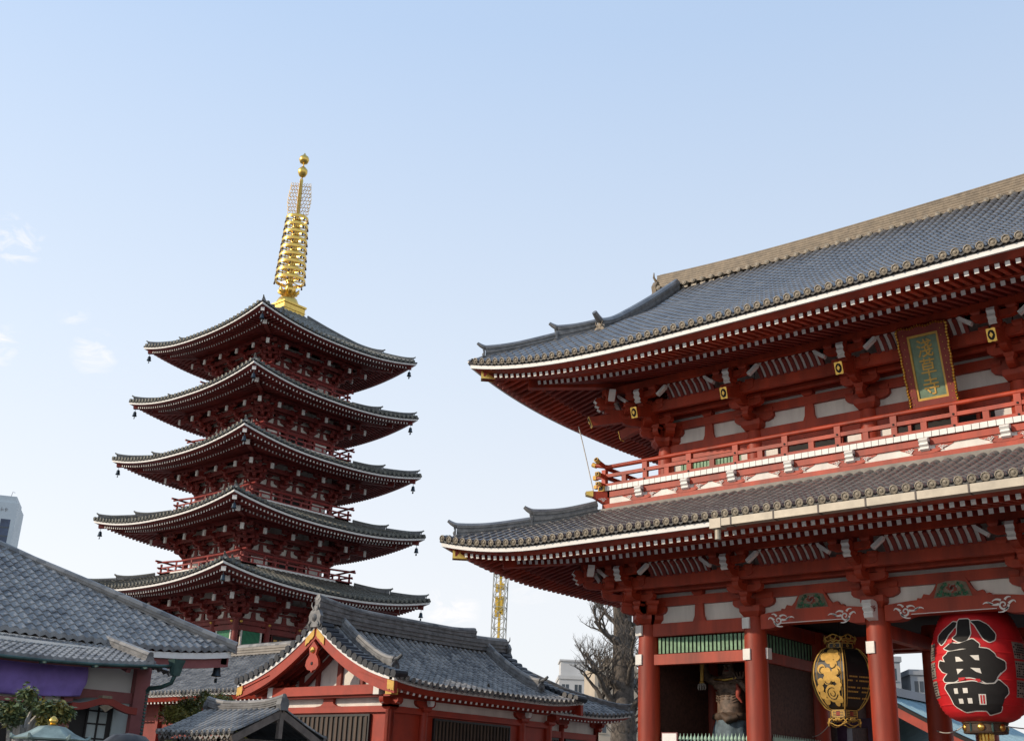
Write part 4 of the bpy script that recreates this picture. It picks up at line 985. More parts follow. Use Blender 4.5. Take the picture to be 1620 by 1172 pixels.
hd = vtx((.05, -.2, 5.85), (.20, .23), nk); hd2 = vtx((.06, -.18, 6.10), (.19, .22), hd); bun = vtx((.06, -.1, 6.36), .09, hd2)
sl_ = vtx((-.58, -.0, 5.36), .25, nk0); el_ = vtx((-1.02, -.05, 5.62), .19, sl_)    # arm raised, holding a club upright
fo = vtx((-1.0, -.25, 6.2), .15, el_); wr = vtx((-.88, -.42, 6.55), .10, fo)
sr = vtx((.60, 0, 5.32), .25, nk0); er = vtx((.98, -.15, 4.75), .19, sr); wr2 = vtx((.78, -.58, 5.1), .12, er); hn2 = vtx((.72, -.64, 5.32), .12, wr2)
lg = vtx((-.30, 0, 2.9), .33, pel); kn = vtx((-.40, -.08, 1.9), .25, lg); an = vtx((-.42, .05, .75), .15, kn); ft = vtx((-.44, -.30, .62), .13, an)
lg2 = vtx((.30, 0, 2.9), .33, pel); kn2 = vtx((.42, -.1, 1.9), .25, lg2); an2 = vtx((.46, .05, .75), .15, kn2); ft2 = vtx((.5, -.3, .62), .13, an2)
hn = vtx((-.86, -.46, 6.68), (.12, .07), wr)
body = skin_body('body', V, Ed, Ra, ['statue'], st, 0, 2)
mb = MB()
for i in range(4): mb.tube([(-.92, -.44, 6.60+.07*i), (-.86, -.58, 6.60+.07*i), (-.77, -.53, 6.59+.07*i)], [.036, .036, .025], 7)
mb.tube([(-.78, -.44, 6.62), (-.72, -.52, 6.7), (-.78, -.57, 6.76)], [.04, .034, .025], 7)
for i, a in enumerate((-.5, -.2, .1, .4)): mb.tube([(.72+a*.2, -.66, 5.4), (.72+a*.4, -.70, 5.55), (.72+a*.45, -.74, 5.66)], [.036, .03, .02], 7)
mb.tube([(.62, -.66, 5.3), (.52, -.72, 5.38), (.5, -.74, 5.46)], [.04, .034, .02], 7)
for sx in (-1, 1):            # chest, belly and face relief
    mb.lathe([(.30, 0), (.24, .05), (.12, .08), (.01, .09)], (0, 0, 0), 12, 0, T=lambda x, y, z: (sx*.24+x, -.32-z, 5.14+y*.55)); mb.lathe([(.05, 0), (.04, .03), (.01, .045)], (0, 0, 0), 8, 1, T=lambda x, y, z: (.05+sx*.08+x, -.385-z, 5.98+y*.6))
    for q in range(4): mb.lathe([(.10, 0), (.07, .03), (.01, .045)], (0, 0, 0), 8, 0, T=lambda x, y, z: (sx*.10+x, -.42+.01*q-z, 4.86-.12*q+y*.55))
    for q in range(4): mb.tube([(sx*.50, -.20, 4.95-.11*q), (sx*.38, -.36, 4.88-.11*q), (sx*.24, -.42, 4.80-.11*q)], [.02, .035, .02], 6)
    mb.tube([(.05+sx*.03, -.42, 6.05), (.05+sx*.15, -.37, 6.11)], .03, 6)
mb.tube([(.05, -.40, 6.02), (.05, -.46, 5.9), (.05, -.41, 5.86)], [.025, .05, .025], 6); mb.tube([(-.03, -.40, 5.77), (.05, -.42, 5.755), (.13, -.40, 5.77)], .022, 6, 2)
mb.build('carved_relief', ['statue', 'stone', 'darkred'], body, smooth=60)
mb = MB(); k = 40
def ringw(r, z, amp, ph): return [((r+amp*math.sin(9*g+ph)+amp*.5*math.sin(17*g))*math.cos(g)*1.12, -.02+(r+amp*math.sin(9*g+ph))*math.sin(g)*.9, z) for g in [2*PI*i/k for i in range(k)]]
mb.loft([ringw(.50, 3.86, .005, 0), ringw(.56, 3.6, .02, .2), ringw(.64, 3.1, .04, .4), ringw(.76, 2.5, .06, .5), ringw(.86, 2.0, .07, .6)], 0, cap=False); mb.build('skirt', ['statueblue'], st, smooth=60)
mb = MB(); mb.loft([ringw(.52, 3.78, .02, 1), ringw(.60, 3.86, .03, 2), ringw(.60, 4.0, .03, 1), ringw(.52, 4.08, .02, 0)], 0, cap=False)
mb.tube([(-.1, -.52, 4.0), (.2, -.62, 3.78), (.5, -.50, 3.9)], [.12, .2, .12], 8); mb.build('sash', ['brownwood'], st, smooth=60)
mb = MB(); mb.tube([(.5, -.5, 5.2), (.60, -.58, 4.95), (.56, -.56, 4.7), (.68, -.5, 4.45)], [.04, .10, .08, .03], 8); mb.tube([(-.5, -.3, 5.45), (0, -.48, 5.38), (.55, -.3, 5.5)], [.04, .05, .04], 6, 1); mb.build('scarf', ['statuered', 'gold'], st, smooth=60)
mb = MB(); mb.lathe([(1.2, -1.43), (1.2, .15), (.8, .25), (.75, .6), (.5, .66)], n=16); mb.build('rock_base', ['stone'], st)
mb = MB(); mb.tube([(-.84, -.52, 7.0), (-.86, -.50, 6.1)], [.09, .10], 10, 0); mb.tube([(-.86, -.50, 6.1), (-.90, -.48, 5.35)], [.075, .06], 10, 1)
mb.lathe([(.05, 0), (.10, .04), (.05, .1)], (-.90, -.48, 5.27), 10, 1)
for x in (-.13, -.045, .045, .13): mb.tube([(-.90, -.48, 5.3), (-.90+x, -.48, 5.22), (-.90+x*1.15, -.48, 5.08), (-.90+x*.9, -.48, 5.0)], [.03, .035, .03, .012], 6, 2)
mb.build('club', ['dark', 'goldpaint', 'stone'], st, smooth=60)

# picket fences
def fence(name, label, loc, length, rz, n, post=True):
    f_ = thing(name, label, 'fence', loc, rz); mb = MB()
    for i in range(n):
        x = length*(i+.5)/n; w = length/n*.36
        mb.box(x-w, x+w, -.03, .03, .3, 3.38); mb.lathe([(w*.6, 3.38), (w*.5, 3.42), (w*1.1, 3.48), (w*.9, 3.54), (w*.3, 3.6), (.005, 3.66)], (x, 0, 0), 8)
    mb.build('pickets', ['palegreen'], f_, smooth=30); mb = MB()
    for z in (.5, 1.7, 3.05): mb.box(0, length, .035, .08, z, z+.1)
    mb.build('rail', ['palegreen'], f_); return f_
fence('picket_fence', 'pale green picket fence between the two left gate columns', (GX+.4, GY+.1, 0), 3.3, 0, 24)
fence('picket_fence', 'shadowed green picket fence along the passage beside the black lantern', (GX+4.3, GY+.5, 0), 3.2, PI/2, 28)
nb = thing('notice_board', 'pale pink notice board standing before the green picket fence', 'sign', (GX+1.05, GY-.35, 0)); mb = MB(); mb.box(-.30, .30, -.03, .03, 3.0, 3.66); mb.box(-.27, .27, -.036, -.031, 3.03, 3.63, 1); mb.build('panel', ['pinkpost', 'white'], nb)
mb = MB(); mb.box(-.04, .04, -.02, .02, 0, 3.0); mb.build('post', ['greywood'], nb)
# ropes
def rope(name, label, pts, sagz, r=.018, m='wire'):
    mb = MB(); a, b = Vector(pts[0]), Vector(pts[1]); mb.tube([a.lerp(b, t)-Vector((0, 0, sagz*4*t*(1-t))) for t in lin(13, 0, 1)], r, 6)
    o = mb.build(name, [m], None, smooth=60); return tag(o, label, 'rope')
rope('mooring_rope', 'white rope stretched sideways from the left of the red lantern base', [(LX-.55, LY-.2, 3.9), (GX+8.2, GY+3.7, 3.95)], .12)
rope('mooring_rope', 'white rope stretched sideways from the right of the red lantern base', [(LX+.55, LY-.2, 3.9), (GX+12.85, GY+3.7, 4.1)], .12)
rope('mooring_rope', 'thin rope from the black lantern foot to the screen behind the fence', [(GX+5.8, GY+1.5, 4.1), (GX+4.15, GY+3.4, 3.75)], .1, .012)
rope('thin_wire', 'thin pale wire from the upper eave down to the balcony corner', [(GX-2.6, GY-.8, 14.55), (GX-1.5, GY-1.2, 11.62)], -.06, .02)
# dark violet doorway frame seen through the passage
vf = thing('violet_doorway', 'dark violet post frame standing behind the black lantern', 'doorway', (GX+5.0, GY+5.2, 0))
for x in (-.75, .35): 
    mb = MB(); mb.box(x, x+.36, -.2, .2, 0, 4.45); mb.build('post', ['violetpost'], vf)
mb = MB(); mb.box(-.75, .71, -.19, .19, 4.15, 4.44); mb.build('lintel', ['violetpost'], vf)
# ================================================================= THE PAGODA
PX, PY = -66.0, 47.6
pag = thing('pagoda', 'five storey dark red pagoda with a golden spire and grey tiled roofs', 'pagoda', (PX, PY, 0))
PB = [3.75, 3.45, 3.3, 3.1, 2.9]; PS = [8.72, 8.27, 7.86, 7.49, 7.20]; PZ = [14.006, 18.478, 22.898, 27.265, 31.591]
PR = [None, 4.64, 4.30, 4.05, 3.72]; PF = [None, 14.82, 19.27, 23.58, 28.05]
PLIFT = .85
cache = {}
M['p_mats'] = None
EAVES = []
for i in range(5):
    b, s, zt = PB[i], PS[i], PZ[i]; sc = (s-b)/5.22; e = s-b; zm = zt-PLIFT-.02; zf = zm-.09*sc
    ring = Ring(0, 0, b, b)
    if i < 4: oj = PR[i+1]+.05-b; ztop = PF[i+1]-.18; kk = .8
    else: oj = 1.0-b; ztop = 34.6; kk = .72
    zp = (lambda zm, ztop, e, oj, kk: lambda o: zm+(ztop-zm)*(lambda s_: kk*s_+(1-kk)*s_*s_)((e-o)/(e-oj)))(zm, ztop, e, oj, kk)
    E = Eave(ring, e, PLIFT, s*.95, oj if i < 4 else 1.0, zp, 2.2); EAVES.append(E)
    st_ = thing('storey', None, None); st_.parent = pag
    VZ = .85; zc = zf+.11*sc-2.06*sc*VZ
    mid = remat(bracket_mesh(False, sc=sc, m_end=1, nose=False, vz=VZ), ['pagred', 'white', 'white', 'dark']); cor = remat(corner_bracket_mesh(False, sc=sc, m_end=1, nose=False, vz=VZ), ['pagred', 'white', 'white', 'dark'])
    q = [-b, -b/3, b/3, b]
    bracket_zone(st_, ring, zc, sc, q, q, mid, cor, 'pagred', 'pagred', coving=False, vz=VZ, beams=((.60, .78), (1.36, 1.50)))
    tier(st_, E, zf, sc, 'pagred', 'pagred', 'ptile', o_top=oj, raf_sp=.29, spacing=.42, dr=.13, disc=6, seg=3, step=.8, gold=False, disc_m='ptile')
    hip_ridges(st_, E, oj+.15, ('ridge', 'ptile'), .72 if i < 4 else .66, o_mid=2.9)
    # walls
    z0 = PF[i] if i else 4.0
    for k in range(4):
        TT = lambda u, o, z: ring.P(k, u, o, z)
        for (e0, o0, o1, za, zb_) in ((0, -.06, .06, zc-.36, zc-.10), (.25, -.10, .16, zc-.10, zc))+(((0, -.05, .07, zc-.75, zc-.46), (0, -.07, .10, 6.0, 6.5)) if i == 0 else ()):
            mb = MB(); mb.box(-b-e0, b+e0, o0, o1, za, zb_, 0, TT); mb.build('wall_beam', ['pagred'], st_)
        for j in range(3):
            a, c = q[j]+.42, q[j+1]-.42; mb = MB(); mb.box(a, c, -.1, -.07, z0, zc-.36, 0, TT); zt2 = zc-.36 if i else zc-.75
            if j == 1:
                mb.box(a+.1, c-.1, -.07, -.03, z0 if i else 6.5, zt2-.05, 1, TT)
                if i == 0:
                    for w in range(4): mb.box(a+.15+w*.5, a+.15+w*.5+.28, -.02, 0, zt2-.5, zt2-.3, 3, TT)
                mb.build('door_panel', ['pagred', 'dark', 'pagred', 'goldpaint'], st_)
            elif i == 0:
                mb.box(a+.05, c-.05, -.07, -.03, 6.5, zt2-.02, 1, TT); mb.box(a, a+.12, -.07, .03, 6.5, zt2, 2, TT); mb.box(c-.12, c, -.07, .03, 6.5, zt2, 2, TT)
                for w in range(14): u = a+.2+(c-a-.4)*w/13; mb.box(u-.035, u+.035, -.03, .03, 6.5, zt2-.02, 1, TT)
                mb.build('green_shutter', ['pagred', 'shutter', 'plaster'], st_)
            else:
                mb.box(a+.05, c-.05, -.07, -.03, z0, zt2-.04, 1, TT); mb.build('plaster_panel', ['pagred', 'plaster'], st_)
        # near-corner column plus inner ones
        for u in q[:-1]:
            mb = MB(); mb.tube([ring.P(k, u, 0, z0-.1), ring.P(k, u, 0, zc-.02)], .2, 12); mb.build('column', ['pagred'], st_, smooth=40)
        if i == 0:
            for u in (q[0]+.25, q[1], q[2], q[3]-.25):
                c = ring.P(k, u, .18, zc-.22); nn = Vector(ring.UV(k)[1]+(0,)); mb = MB(); mb.tube([c, c+nn*.06, c+nn*.1], [.11, .09, .02], 8); mb.build('boss', ['gold'], st_, smooth=50)
    # balcony of this storey
    if i:
        rr = PR[i]; rb = Ring(0, 0, rr, rr); zf_ = PF[i]
        for k in range(4):
            TT = lambda u, o, z: rb.P(k, u, o, z); mb = MB(); mb.box(-rr, rr, -1.3, 0, zf_-.14, zf_+.05, 0, TT); mb.box(-rr-.02, rr+.02, -.06, .03, zf_-.34, zf_-.22, 0, TT)
            mb.box(-rr+.02, rr-.02, -.3, -.03, zf_-.8, zf_-.145, 1, TT); mb.build('balcony_floor', ['white', 'pagred'], st_)
            mb = MB()
            mb.box(-rr-.2, rr+.2, -.09, .0, zf_+.05, zf_+.13, 0, TT); mb.box(-rr-.25, rr+.25, -.08, -.01, zf_+.37, zf_+.47, 0, TT)
            ps = [TT(u, -.045, zf_+.72+.14*(abs(u) > rr)) for u in (-rr-.45, -rr-.1, -rr*.5, 0, rr*.5, rr+.1, rr+.45)]; mb.tube(ps, .07, 7)
            n = 10
            for j in range(n+1): u = -rr+.06+(2*rr-.12)*j/n; mb.box(u-.07, u+.07, -.08, -.01, zf_+.13, zf_+(.38 if j % 2 else .70), 0, TT)
            mb.build('railing', ['railred'], st_)
# podium building hidden low down
mb = MB(); mb.box(-7.5, 7.5, -7.5, 7.5, 0, 4.4); mb.build('podium', ['stone'], pag)
# --- spire
sp = thing('spire', None, None); sp.parent = pag
mb = MB(); mb.box(-.98, .98, -.98, .98, 34.55, 35.35); mb.box(-1.06, 1.06, -1.06, 1.06, 35.28, 35.42); mb.box(-1.03, 1.03, -1.03, 1.03, 34.86, 34.9); mb.build('dew_basin', ['gold'], sp)
mb = MB(); mb.lathe([(.86, 35.42), (.84, 35.7), (.7, 36.0), (.45, 36.2), (.34, 36.25)], n=24); mb.build('inverted_bowl', ['gold'], sp, smooth=50)
mb = MB(); mb.lathe([(.30, 36.2), (.34, 36.3), (.55, 36.5), (.60, 36.6), (.35, 36.62), (.30, 36.9), (.36, 37.0), (.28, 37.2)], n=16)
for j in range(8):
    g = j*PI/4; mb.tube([(.4*math.cos(g), .4*math.sin(g), 36.4), (.72*math.cos(g), .72*math.sin(g), 36.6), (.78*math.cos(g), .78*math.sin(g), 36.82)], [.14, .14, .03], 6)
mb.build('lotus', ['gold'], sp, smooth=50)
mb = MB(); mb.lathe([(.24, 37.1), (.24, 42.9), (.13, 43.0), (.12, 46.3), (.06, 46.4), (.06, 48.0)], n=12); mb.build('mast', ['gold'], sp, smooth=50)
for j in range(9):
    z = 37.55+.655*j; r = 1.16-.036*j; rg = MB(); n = 28
    rg.loft([[(x*math.cos(2*PI*t/n), x*math.sin(2*PI*t/n), zz) for x, zz in ((r, z-.12), (r+.02, z), (r, z+.12), (r-.06, z+.12), (r-.06, z-.12))] for t in range(n+1)], 0, cap=False)
    for t in range(8): g = t*PI/4+.2; rg.bar((.2*math.cos(g), .2*math.sin(g), z), ((r-.03)*math.cos(g), (r-.03)*math.sin(g), z), .05, .09)
    rg.lathe([(.24, z-.16), (.31, z-.1), (.31, z+.1), (.24, z+.16)], n=12); ro = rg.build('ring', ['gold'], sp, smooth=40); bl = MB()
    for t in range(8): g = t*PI/4; bl.lathe([(.07, -.34), (.06, -.2), (.03, -.13), (.01, -.10)], (r*math.cos(g), r*math.sin(g), z), 6)
    bl.build('ring_bells', ['brownwood'], ro)
for a in range(4):
    mb = MB(); g = a*PI/2+PI/4; D = Vector((math.cos(g), math.sin(g), 0)); l = Vector((-D.y, D.x, 0)); F = lambda x, z: D*x+Vector((0, 0, z))
    rnd = random.Random(5)
    for row in range(9):
        z = 43.2+.31*row; wmax = .80*(1-.25*abs(row-3.5)/6)
        for c in range(3):
            x = .12+wmax*c/3.4+.10*(row % 2); pts = [F(x, z), F(x+.16, z+.10), F(x+.06, z+.22), F(x+.20, z+.36)]
            mb.tube(pts, [.036, .032, .03, .02], 4, cap=False)
        mb.tube([F(wmax, z), F(wmax+.12, z+.12), F(wmax+.10, z+.36)], [.034, .03, .01], 4, cap=False); mb.tube([F(.1, z), F(wmax*.5, z+.10), F(wmax, z+.02)], .018, 4, cap=False)
    mb.build('flame_plate', ['flame'], sp, smooth=60)
mb = MB(); mb.lathe([(.06, 46.55), (.25, 46.66), (.38, 46.95), (.37, 47.2), (.2, 47.42), (.06, 47.5)], n=16); mb.build('ball', ['gold'], sp, smooth=60)
mb = MB(); mb.lathe([(.06, 47.75), (.3, 47.85), (.40, 48.1), (.34, 48.35), (.12, 48.55), (.02, 48.75)], n=16); mb.build('jewel_finial', ['gold'], sp, smooth=60)
# wind bells under the corners
bm_ = MB(); bm_.lathe([(.20, -.02), (.22, 0), (.165, .12), (.15, .3), (.11, .4), (.03, .44)], n=12); bm_.tube([(0, 0, .42), (0, 0, .78)], .02, 5); bm_.tube([(0, 0, 0), (0, 0, -.12)], .015, 5); bm_.box(-.09, .09, -.01, .01, -.28, -.1)
bo = bm_.build('wind_bell', ['bell'], None, smooth=50); first = True; bo.scale = (.78, .78, .78)
lev = ['lowest', 'second lowest', 'middle', 'second highest', 'top']
for i in range(5):
    E = EAVES[i]; o = E.e*.90; sc = E.e/5.22; z = PZ[i]-PLIFT-.33*sc-.3*sc+E.lift*E.w(o)-.62
    for k, side in ((3, 'left'), (0, 'nearest'), (1, 'right')):
        if i == 0 and k == 3: continue
        p = E.r.C(k, o, z+.12)+Vector((PX, PY, 0)); b_ = bo if first else put('wind_bell', bo.data); first = False; b_.location = p; b_.scale = (.78, .78, .78)
        tag(b_, 'small bronze wind bell under the %s corner of the pagoda\'s %s roof' % (side, lev[i]), 'bell', 'wind bells at the pagoda eave corners')
# ================================================================= TEMPLE HALLS WEST OF THE GATE
def gable_roof(par, L, hw, ze, zr, k=.42, lift=.22, tile='htile', spacing=.3, rows=(1, -1), verge=(0,), r=.085, dr=.105, step=.3, red='hallred', rid=(.5, .42), desc=1.25, fascia=True, raf=.3, over=1.0, seg=4, disc=8, ridge_mat=('ridgeh', 'htile'), vtile=True, orn=True, rtop=True):
    """gabled tile roof, ridge along local y from 0 to L, eaves at x = +-hw; curved slope, lifted corners"""
    def lf(y): a = max(0, abs(y-L/2)-(L/2-2.6))/2.6; return lift*min(a, 1.05)**2
    def z(s): return ze+(zr-ze)*(k*s+(1-k)*s*s)
    def pt(sg, y, s): return Vector((sg*hw*(1-s), y, z(s)+lf(y)*(1-s*.75)))
    for sg in rows:
        mb = MB(); U = Vector((0, 1, 0)); ys = []
        n = int(L/spacing); ys = [(L-n*spacing)/2+i*spacing for i in range(n+1)]; rr = []
        for y in ys:
            ns = max(2, round(math.hypot(hw, zr-ze)/step)); tile_row(mb, [pt(sg, y, s) for s in lin(ns+1, 0, 1)], U, r, seg, 0, 1, disc, dr)
            rr.append([pt(sg, y, s) for s in lin(9, 0, 1)])
        for a, b in zip(rr, rr[1:]):
            mid = [(p+q)/2-Vector((0, 0, .03)) for p, q in zip(a, b)]; mb.loft([a, mid, b], 2, closed=False)
            mb.add([a[0], mid[0]-Vector((0, 0, .05)), b[0], b[0]-Vector((0, 0, .05)), mid[0]-Vector((0, 0, .11)), a[0]-Vector((0, 0, .05))], [(0, 1, 4, 5), (1, 2, 3, 4)], 1)
        mb.build('roof_slope', [tile, tile, 'pan'], par, smooth=50)
        if fascia:
            yy = lin(25, .02, L-.02); mb = MB(); P = lambda y, dx, dz: Vector((sg*(hw-dx), y, ze+lf(y)+dz))
            mb.loft([[P(y, .10, -.15), P(y, .10, -.055), P(y, .26, -.055), P(y, .26, -.15)] for y in yy], 0); mb.build('eave_fascia', ['white'], par)
            mb = MB(); mb.loft([[P(y, .14, -.16), P(y, .30, -.34), P(y, .44, -.30), P(y, .34, -.12)] for y in yy], 0)
            n = int((L-.3)/raf); 
            for i in range(n+1):
                y = .15+(L-.3)*i/n; q = P(y, .34, -.36); p = q+Vector((-sg*1.6, 0, .45)); mb.bar(p, q, .11, .13, 0, mend=1)
            mb.loft([[P(y, .30, -.28), P(y, 2.0, .22)] for y in yy], 0, closed=False); mb.build('rafters', [red, 'white'], par)
    for end in verge:          # decorated verges: 0 at y = 0, 1 at y = L
        y0, d = (0, 1) if end == 0 else (L, -1)
        for sg in (1, -1):
            mb = MB(); n = int(math.hypot(hw, zr-ze)/.34)
            for i in range(n+1):
                p = pt(sg, y0+d*.02, i/n)+Vector((0, 0, .05)); sl = pt(sg, y0, min(1, i/n+.02))-pt(sg, y0, i/n); 
                if vtile: mb.tube([p+Vector((0, -d*.08, 0)), p+Vector((0, d*.55, .03))], [.145, .125], 8)
            if vtile: mb.build('verge_tiles', ['dtile'], par, smooth=40)
            q = [pt(sg, y0, s) for s in lin(22, .0, 1.0)]; mb = MB()
            mb.loft([[p+Vector((0, d*.02, -.19)), p+Vector((0, d*.02, -.05)), p+Vector((0, d*.22, -.05)), p+Vector((0, d*.22, -.19))] for p in q], 1)
            mb.loft([[p+Vector((0, d*.06, -.62)), p+Vector((0, d*.06, -.192)), p+Vector((0, d*.2, -.192)), p+Vector((0, d*.2, -.62))] for i, p in enumerate(q)], 0)
            mb.build('bargeboard', [red, 'white'], par)
    pp = [Vector((0, y, zr-.02+.12*(2*abs(y-L/2)/L)**3)) for y in lin(17, -.02, L+.02)]
    rd = ridge_stack('main_ridge', par, pp, rid[0], rid[1], ridge_mat, 6, lat=Vector((1, 0, 0)))
    if rtop:
        pp2 = [p+Vector((0, 0, rid[0]+.04)) for p in pp[:14]]; hs = [.2*(1+.9*max(0, 1-i/2.5)+.7*max(0, (i-11.5)/2)) for i in range(14)]
        ridge_stack('upper_ridge', rd, pp2, hs, rid[1]*.8, ridge_mat, 3, lat=Vector((1, 0, 0)))
    if orn:
        for y, dy in ((-.02, -1), (L+.02, 1)): ornament('ridge_ornament', rd, (0, y, zr-.15), (0, dy, 0), rid[0]*1.5+.15, rid[1]*1.5, M['ridgeh'], tail=False)
    if desc:
        for y, on in ((desc, True), (L-desc, True)):
            for sg in rows:
                q = [pt(sg, y, s)+Vector((0, 0, .02)) for s in lin(14, .30, .97)]; hs = [.34*(1+.35*max(0, 1-(p-q[0]).length/.9)**2) for p in q]
                r2 = ridge_stack('descending_ridge', par, q, hs, .30, ridge_mat, 4, lat=Vector((0, 1, 0))); ornament('ridge_ornament', r2, q[0]+Vector((sg*.04, 0, -.03)), (sg, 0, 0), .5, .38, M['ridge'])
    return pt
def window_bars(par, TT, u0, u1, z0, z1, n, name='lattice_window'):
    mb = MB(); mb.box(u0, u1, -.03, .0, z0, z1, 0, TT); mb.box(u0-.06, u0, -.05, .06, z0, z1+.08, 0, TT); mb.box(u1, u1+.06, -.05, .06, z0, z1+.08, 0, TT); mb.box(u0, u1, -.05, .06, z1, z1+.08, 0, TT)
    for i in range(n): u = u0+(u1-u0)*(i+.5)/n; w = (u1-u0)/n*.22; mb.box(u-w, u+w, .005, .05, z0, z1, 1, TT)
    return mb.build(name, ['black', 'brownwood'], par)

# --- hall with the gable
hall = thing('worship_hall', 'red hall with a curved grey tiled gable roof and gilt fittings at the gable', 'hall', (-35.02, 28.3, 0))
HL = 10.9
pt = gable_roof(hall, HL, 4.58, 5.14, 7.42, verge=(0, 1), rid=(.46, .42))
mb = MB()         # gilt fittings: apex and lower ends of the bargeboards
for sg in (1, -1):
    for (s0, s1, w0) in ((.88, .985, .30), (.0, .075, .34)):
        q = [pt(sg, .06, s) for s in lin(6, s0, s1)]
        mb = MB(); tp = [(p.x, p.z-.20) for p in q]; bt = [(p.x, p.z-.20-w0*(1-.12*(i % 2))) for i, p in enumerate(q)]
        mb.prism(tp+bt[::-1], lambda a, b, w: (a, .045-w, b), 0, .03); mb.build('gilt_fitting', ['goldpaint'], hall)
mb = MB(); mb.box(4.10, 4.42, .08, .4, 4.72, 4.93); mb.build('gilt_fitting', ['goldpaint'], hall)
mb = MB(); P_ = [(0, 6.75), (.22, 6.5), (.16, 6.25), (.30, 6.05), (.34, 5.85), (.22, 5.7), (.05, 5.66), (0, 5.58), (-.05, 5.66), (-.22, 5.7), (-.34, 5.85), (-.30, 6.05), (-.16, 6.25), (-.22, 6.5)]
mb.prism([(a*1.15, b) for a, b in P_], lambda a, b, w: (a, .04-w, b), -.06, .05)
mb.lathe([(.13, 0), (.11, .06), (.03, .1)], (0, 0, 0), 8, 1, T=lambda x, y, z: (x, -.01-z, 6.42+y)); mb.lathe([(.07, 0), (.06, .02), (.01, .03)], (0, 0, 0), 8, 2, T=lambda x, y, z: (x, -.01-z, 5.92+y))
mb.build('gable_pendant', ['hallred', 'gold', 'dark'], hall)
mb = MB(); po = [pt(1, 1, s) for s in lin(12, .05, 1)]; mb.prism([(p.x, p.z-.14) for p in po]+[(-p.x, p.z-.14) for p in po[::-1]][1:], lambda a, b, w: (a, 1.5+w, b), 0, .1); mb.build('tympanum', ['plaster'], hall)
mb = MB(); m2 = MB()
for sg in (1, -1):      # underside of the gable overhang: rafters running down the slope over pale boards
    q = [pt(sg, 1, s) for s in lin(14, .06, .97)]
    m2.loft([[p+Vector((0, -.85, -.22)), p+Vector((0, .6, -.22))] for p in q], 0, closed=False)
    for dy in (-.55, -.22, .11, .40): mb.loft([[p+Vector((0, dy-.06, -.40)), p+Vector((0, dy-.06, -.225)), p+Vector((0, dy+.06, -.225)), p+Vector((0, dy+.06, -.40))] for p in q], 0)
    for x in (1.3, 2.3): mb.box(sg*x-.09, sg*x+.09, 1.38, 1.5, 5.1, pt(1, 1, 1-x/4.58).z-.25)
    mb.bar((sg*.2, 1.4, 6.6), (sg*2.2, 1.4, 5.15), .1, .18)
mb.box(-.12, .12, 1.38, 1.5, 5.1, 7.0); mb.build('gable_frame', ['darkred'], hall); m2.build('gable_soffit', ['plaster'], hall)
mb = MB(); mb.box(-2.95, 2.95, .55, 1.05, 4.80, 5.14); mb.box(2.95, 3.25, .54, 1.06, 4.78, 5.16, 1); mb.box(-3.25, -2.95, .54, 1.06, 4.78, 5.16, 1); mb.box(-3.7, 3.7, .70, 1.0, 4.72, 4.795); mb.build('gable_beam', ['hallred', 'white'], hall)
hr_ = Ring(0, (HL)/2+.1, 3.38, HL/2-.95)
for k in range(4):
    H = hr_.H(k); TT = lambda u, o, z: hr_.P(k, u, o, z); mb = MB(); mb.box(-H, H, -.12, -.06, 0, 4.3, 0, TT); mb.build('wall', ['hallred'], hall)
    mb = MB(); mb.box(-H, H, -.12, -.04, 4.3, 4.85, 0, TT); mb.build('plaster_band', ['plaster'], hall)
    mb = MB(); mb.box(-H, H, -.08, .08, 4.2, 4.42, 0, TT); mb.box(-H, H, -.08, .10, 4.72, 4.9, 0, TT); mb.build('tie_beam', ['hallred'], hall)
    for u in ([-H, H] if k % 2 == 0 else [-H, -H+1.7, H-1.7]):
        mb = MB(); a = ring = hr_.P(k, u, 0, 0); mb.tube([a, a+Vector((0, 0, 4.5))], .16, 12)
        mb.prism(arm_poly(-.5, .5, 4.45, 4.7), lambda p, b, w: TT(u+p, w, b), -.1, .12); masu(mb, TT, u, 0, 4.3, .22, .16); masu(mb, TT, u, .35, 4.5, .1, .2, 1); mb.build('column', ['hallred', 'white'], hall, smooth=40)
for (k, u0, u1, n) in ((1, -2.2, 2.0, 22), (0, -2.1, 2.3, 16)):
    TT = lambda u, o, z: hr_.P(k, u, o, z); window_bars(hall, TT, u0, u1, .8, 4.06, n)
mb = MB(); TT = lambda u, o, z: hr_.P(0, u, o, z)
mb.prism([(-.75, 4.42), (-.45, 4.46), (-.28, 4.55), (-.3, 4.74), (.3, 4.74), (.28, 4.55), (.45, 4.46), (.75, 4.42)], lambda a, b, w: TT(a, w, b), -.03, .09); mb.build('frog_leg_strut', ['hallred'], hall)
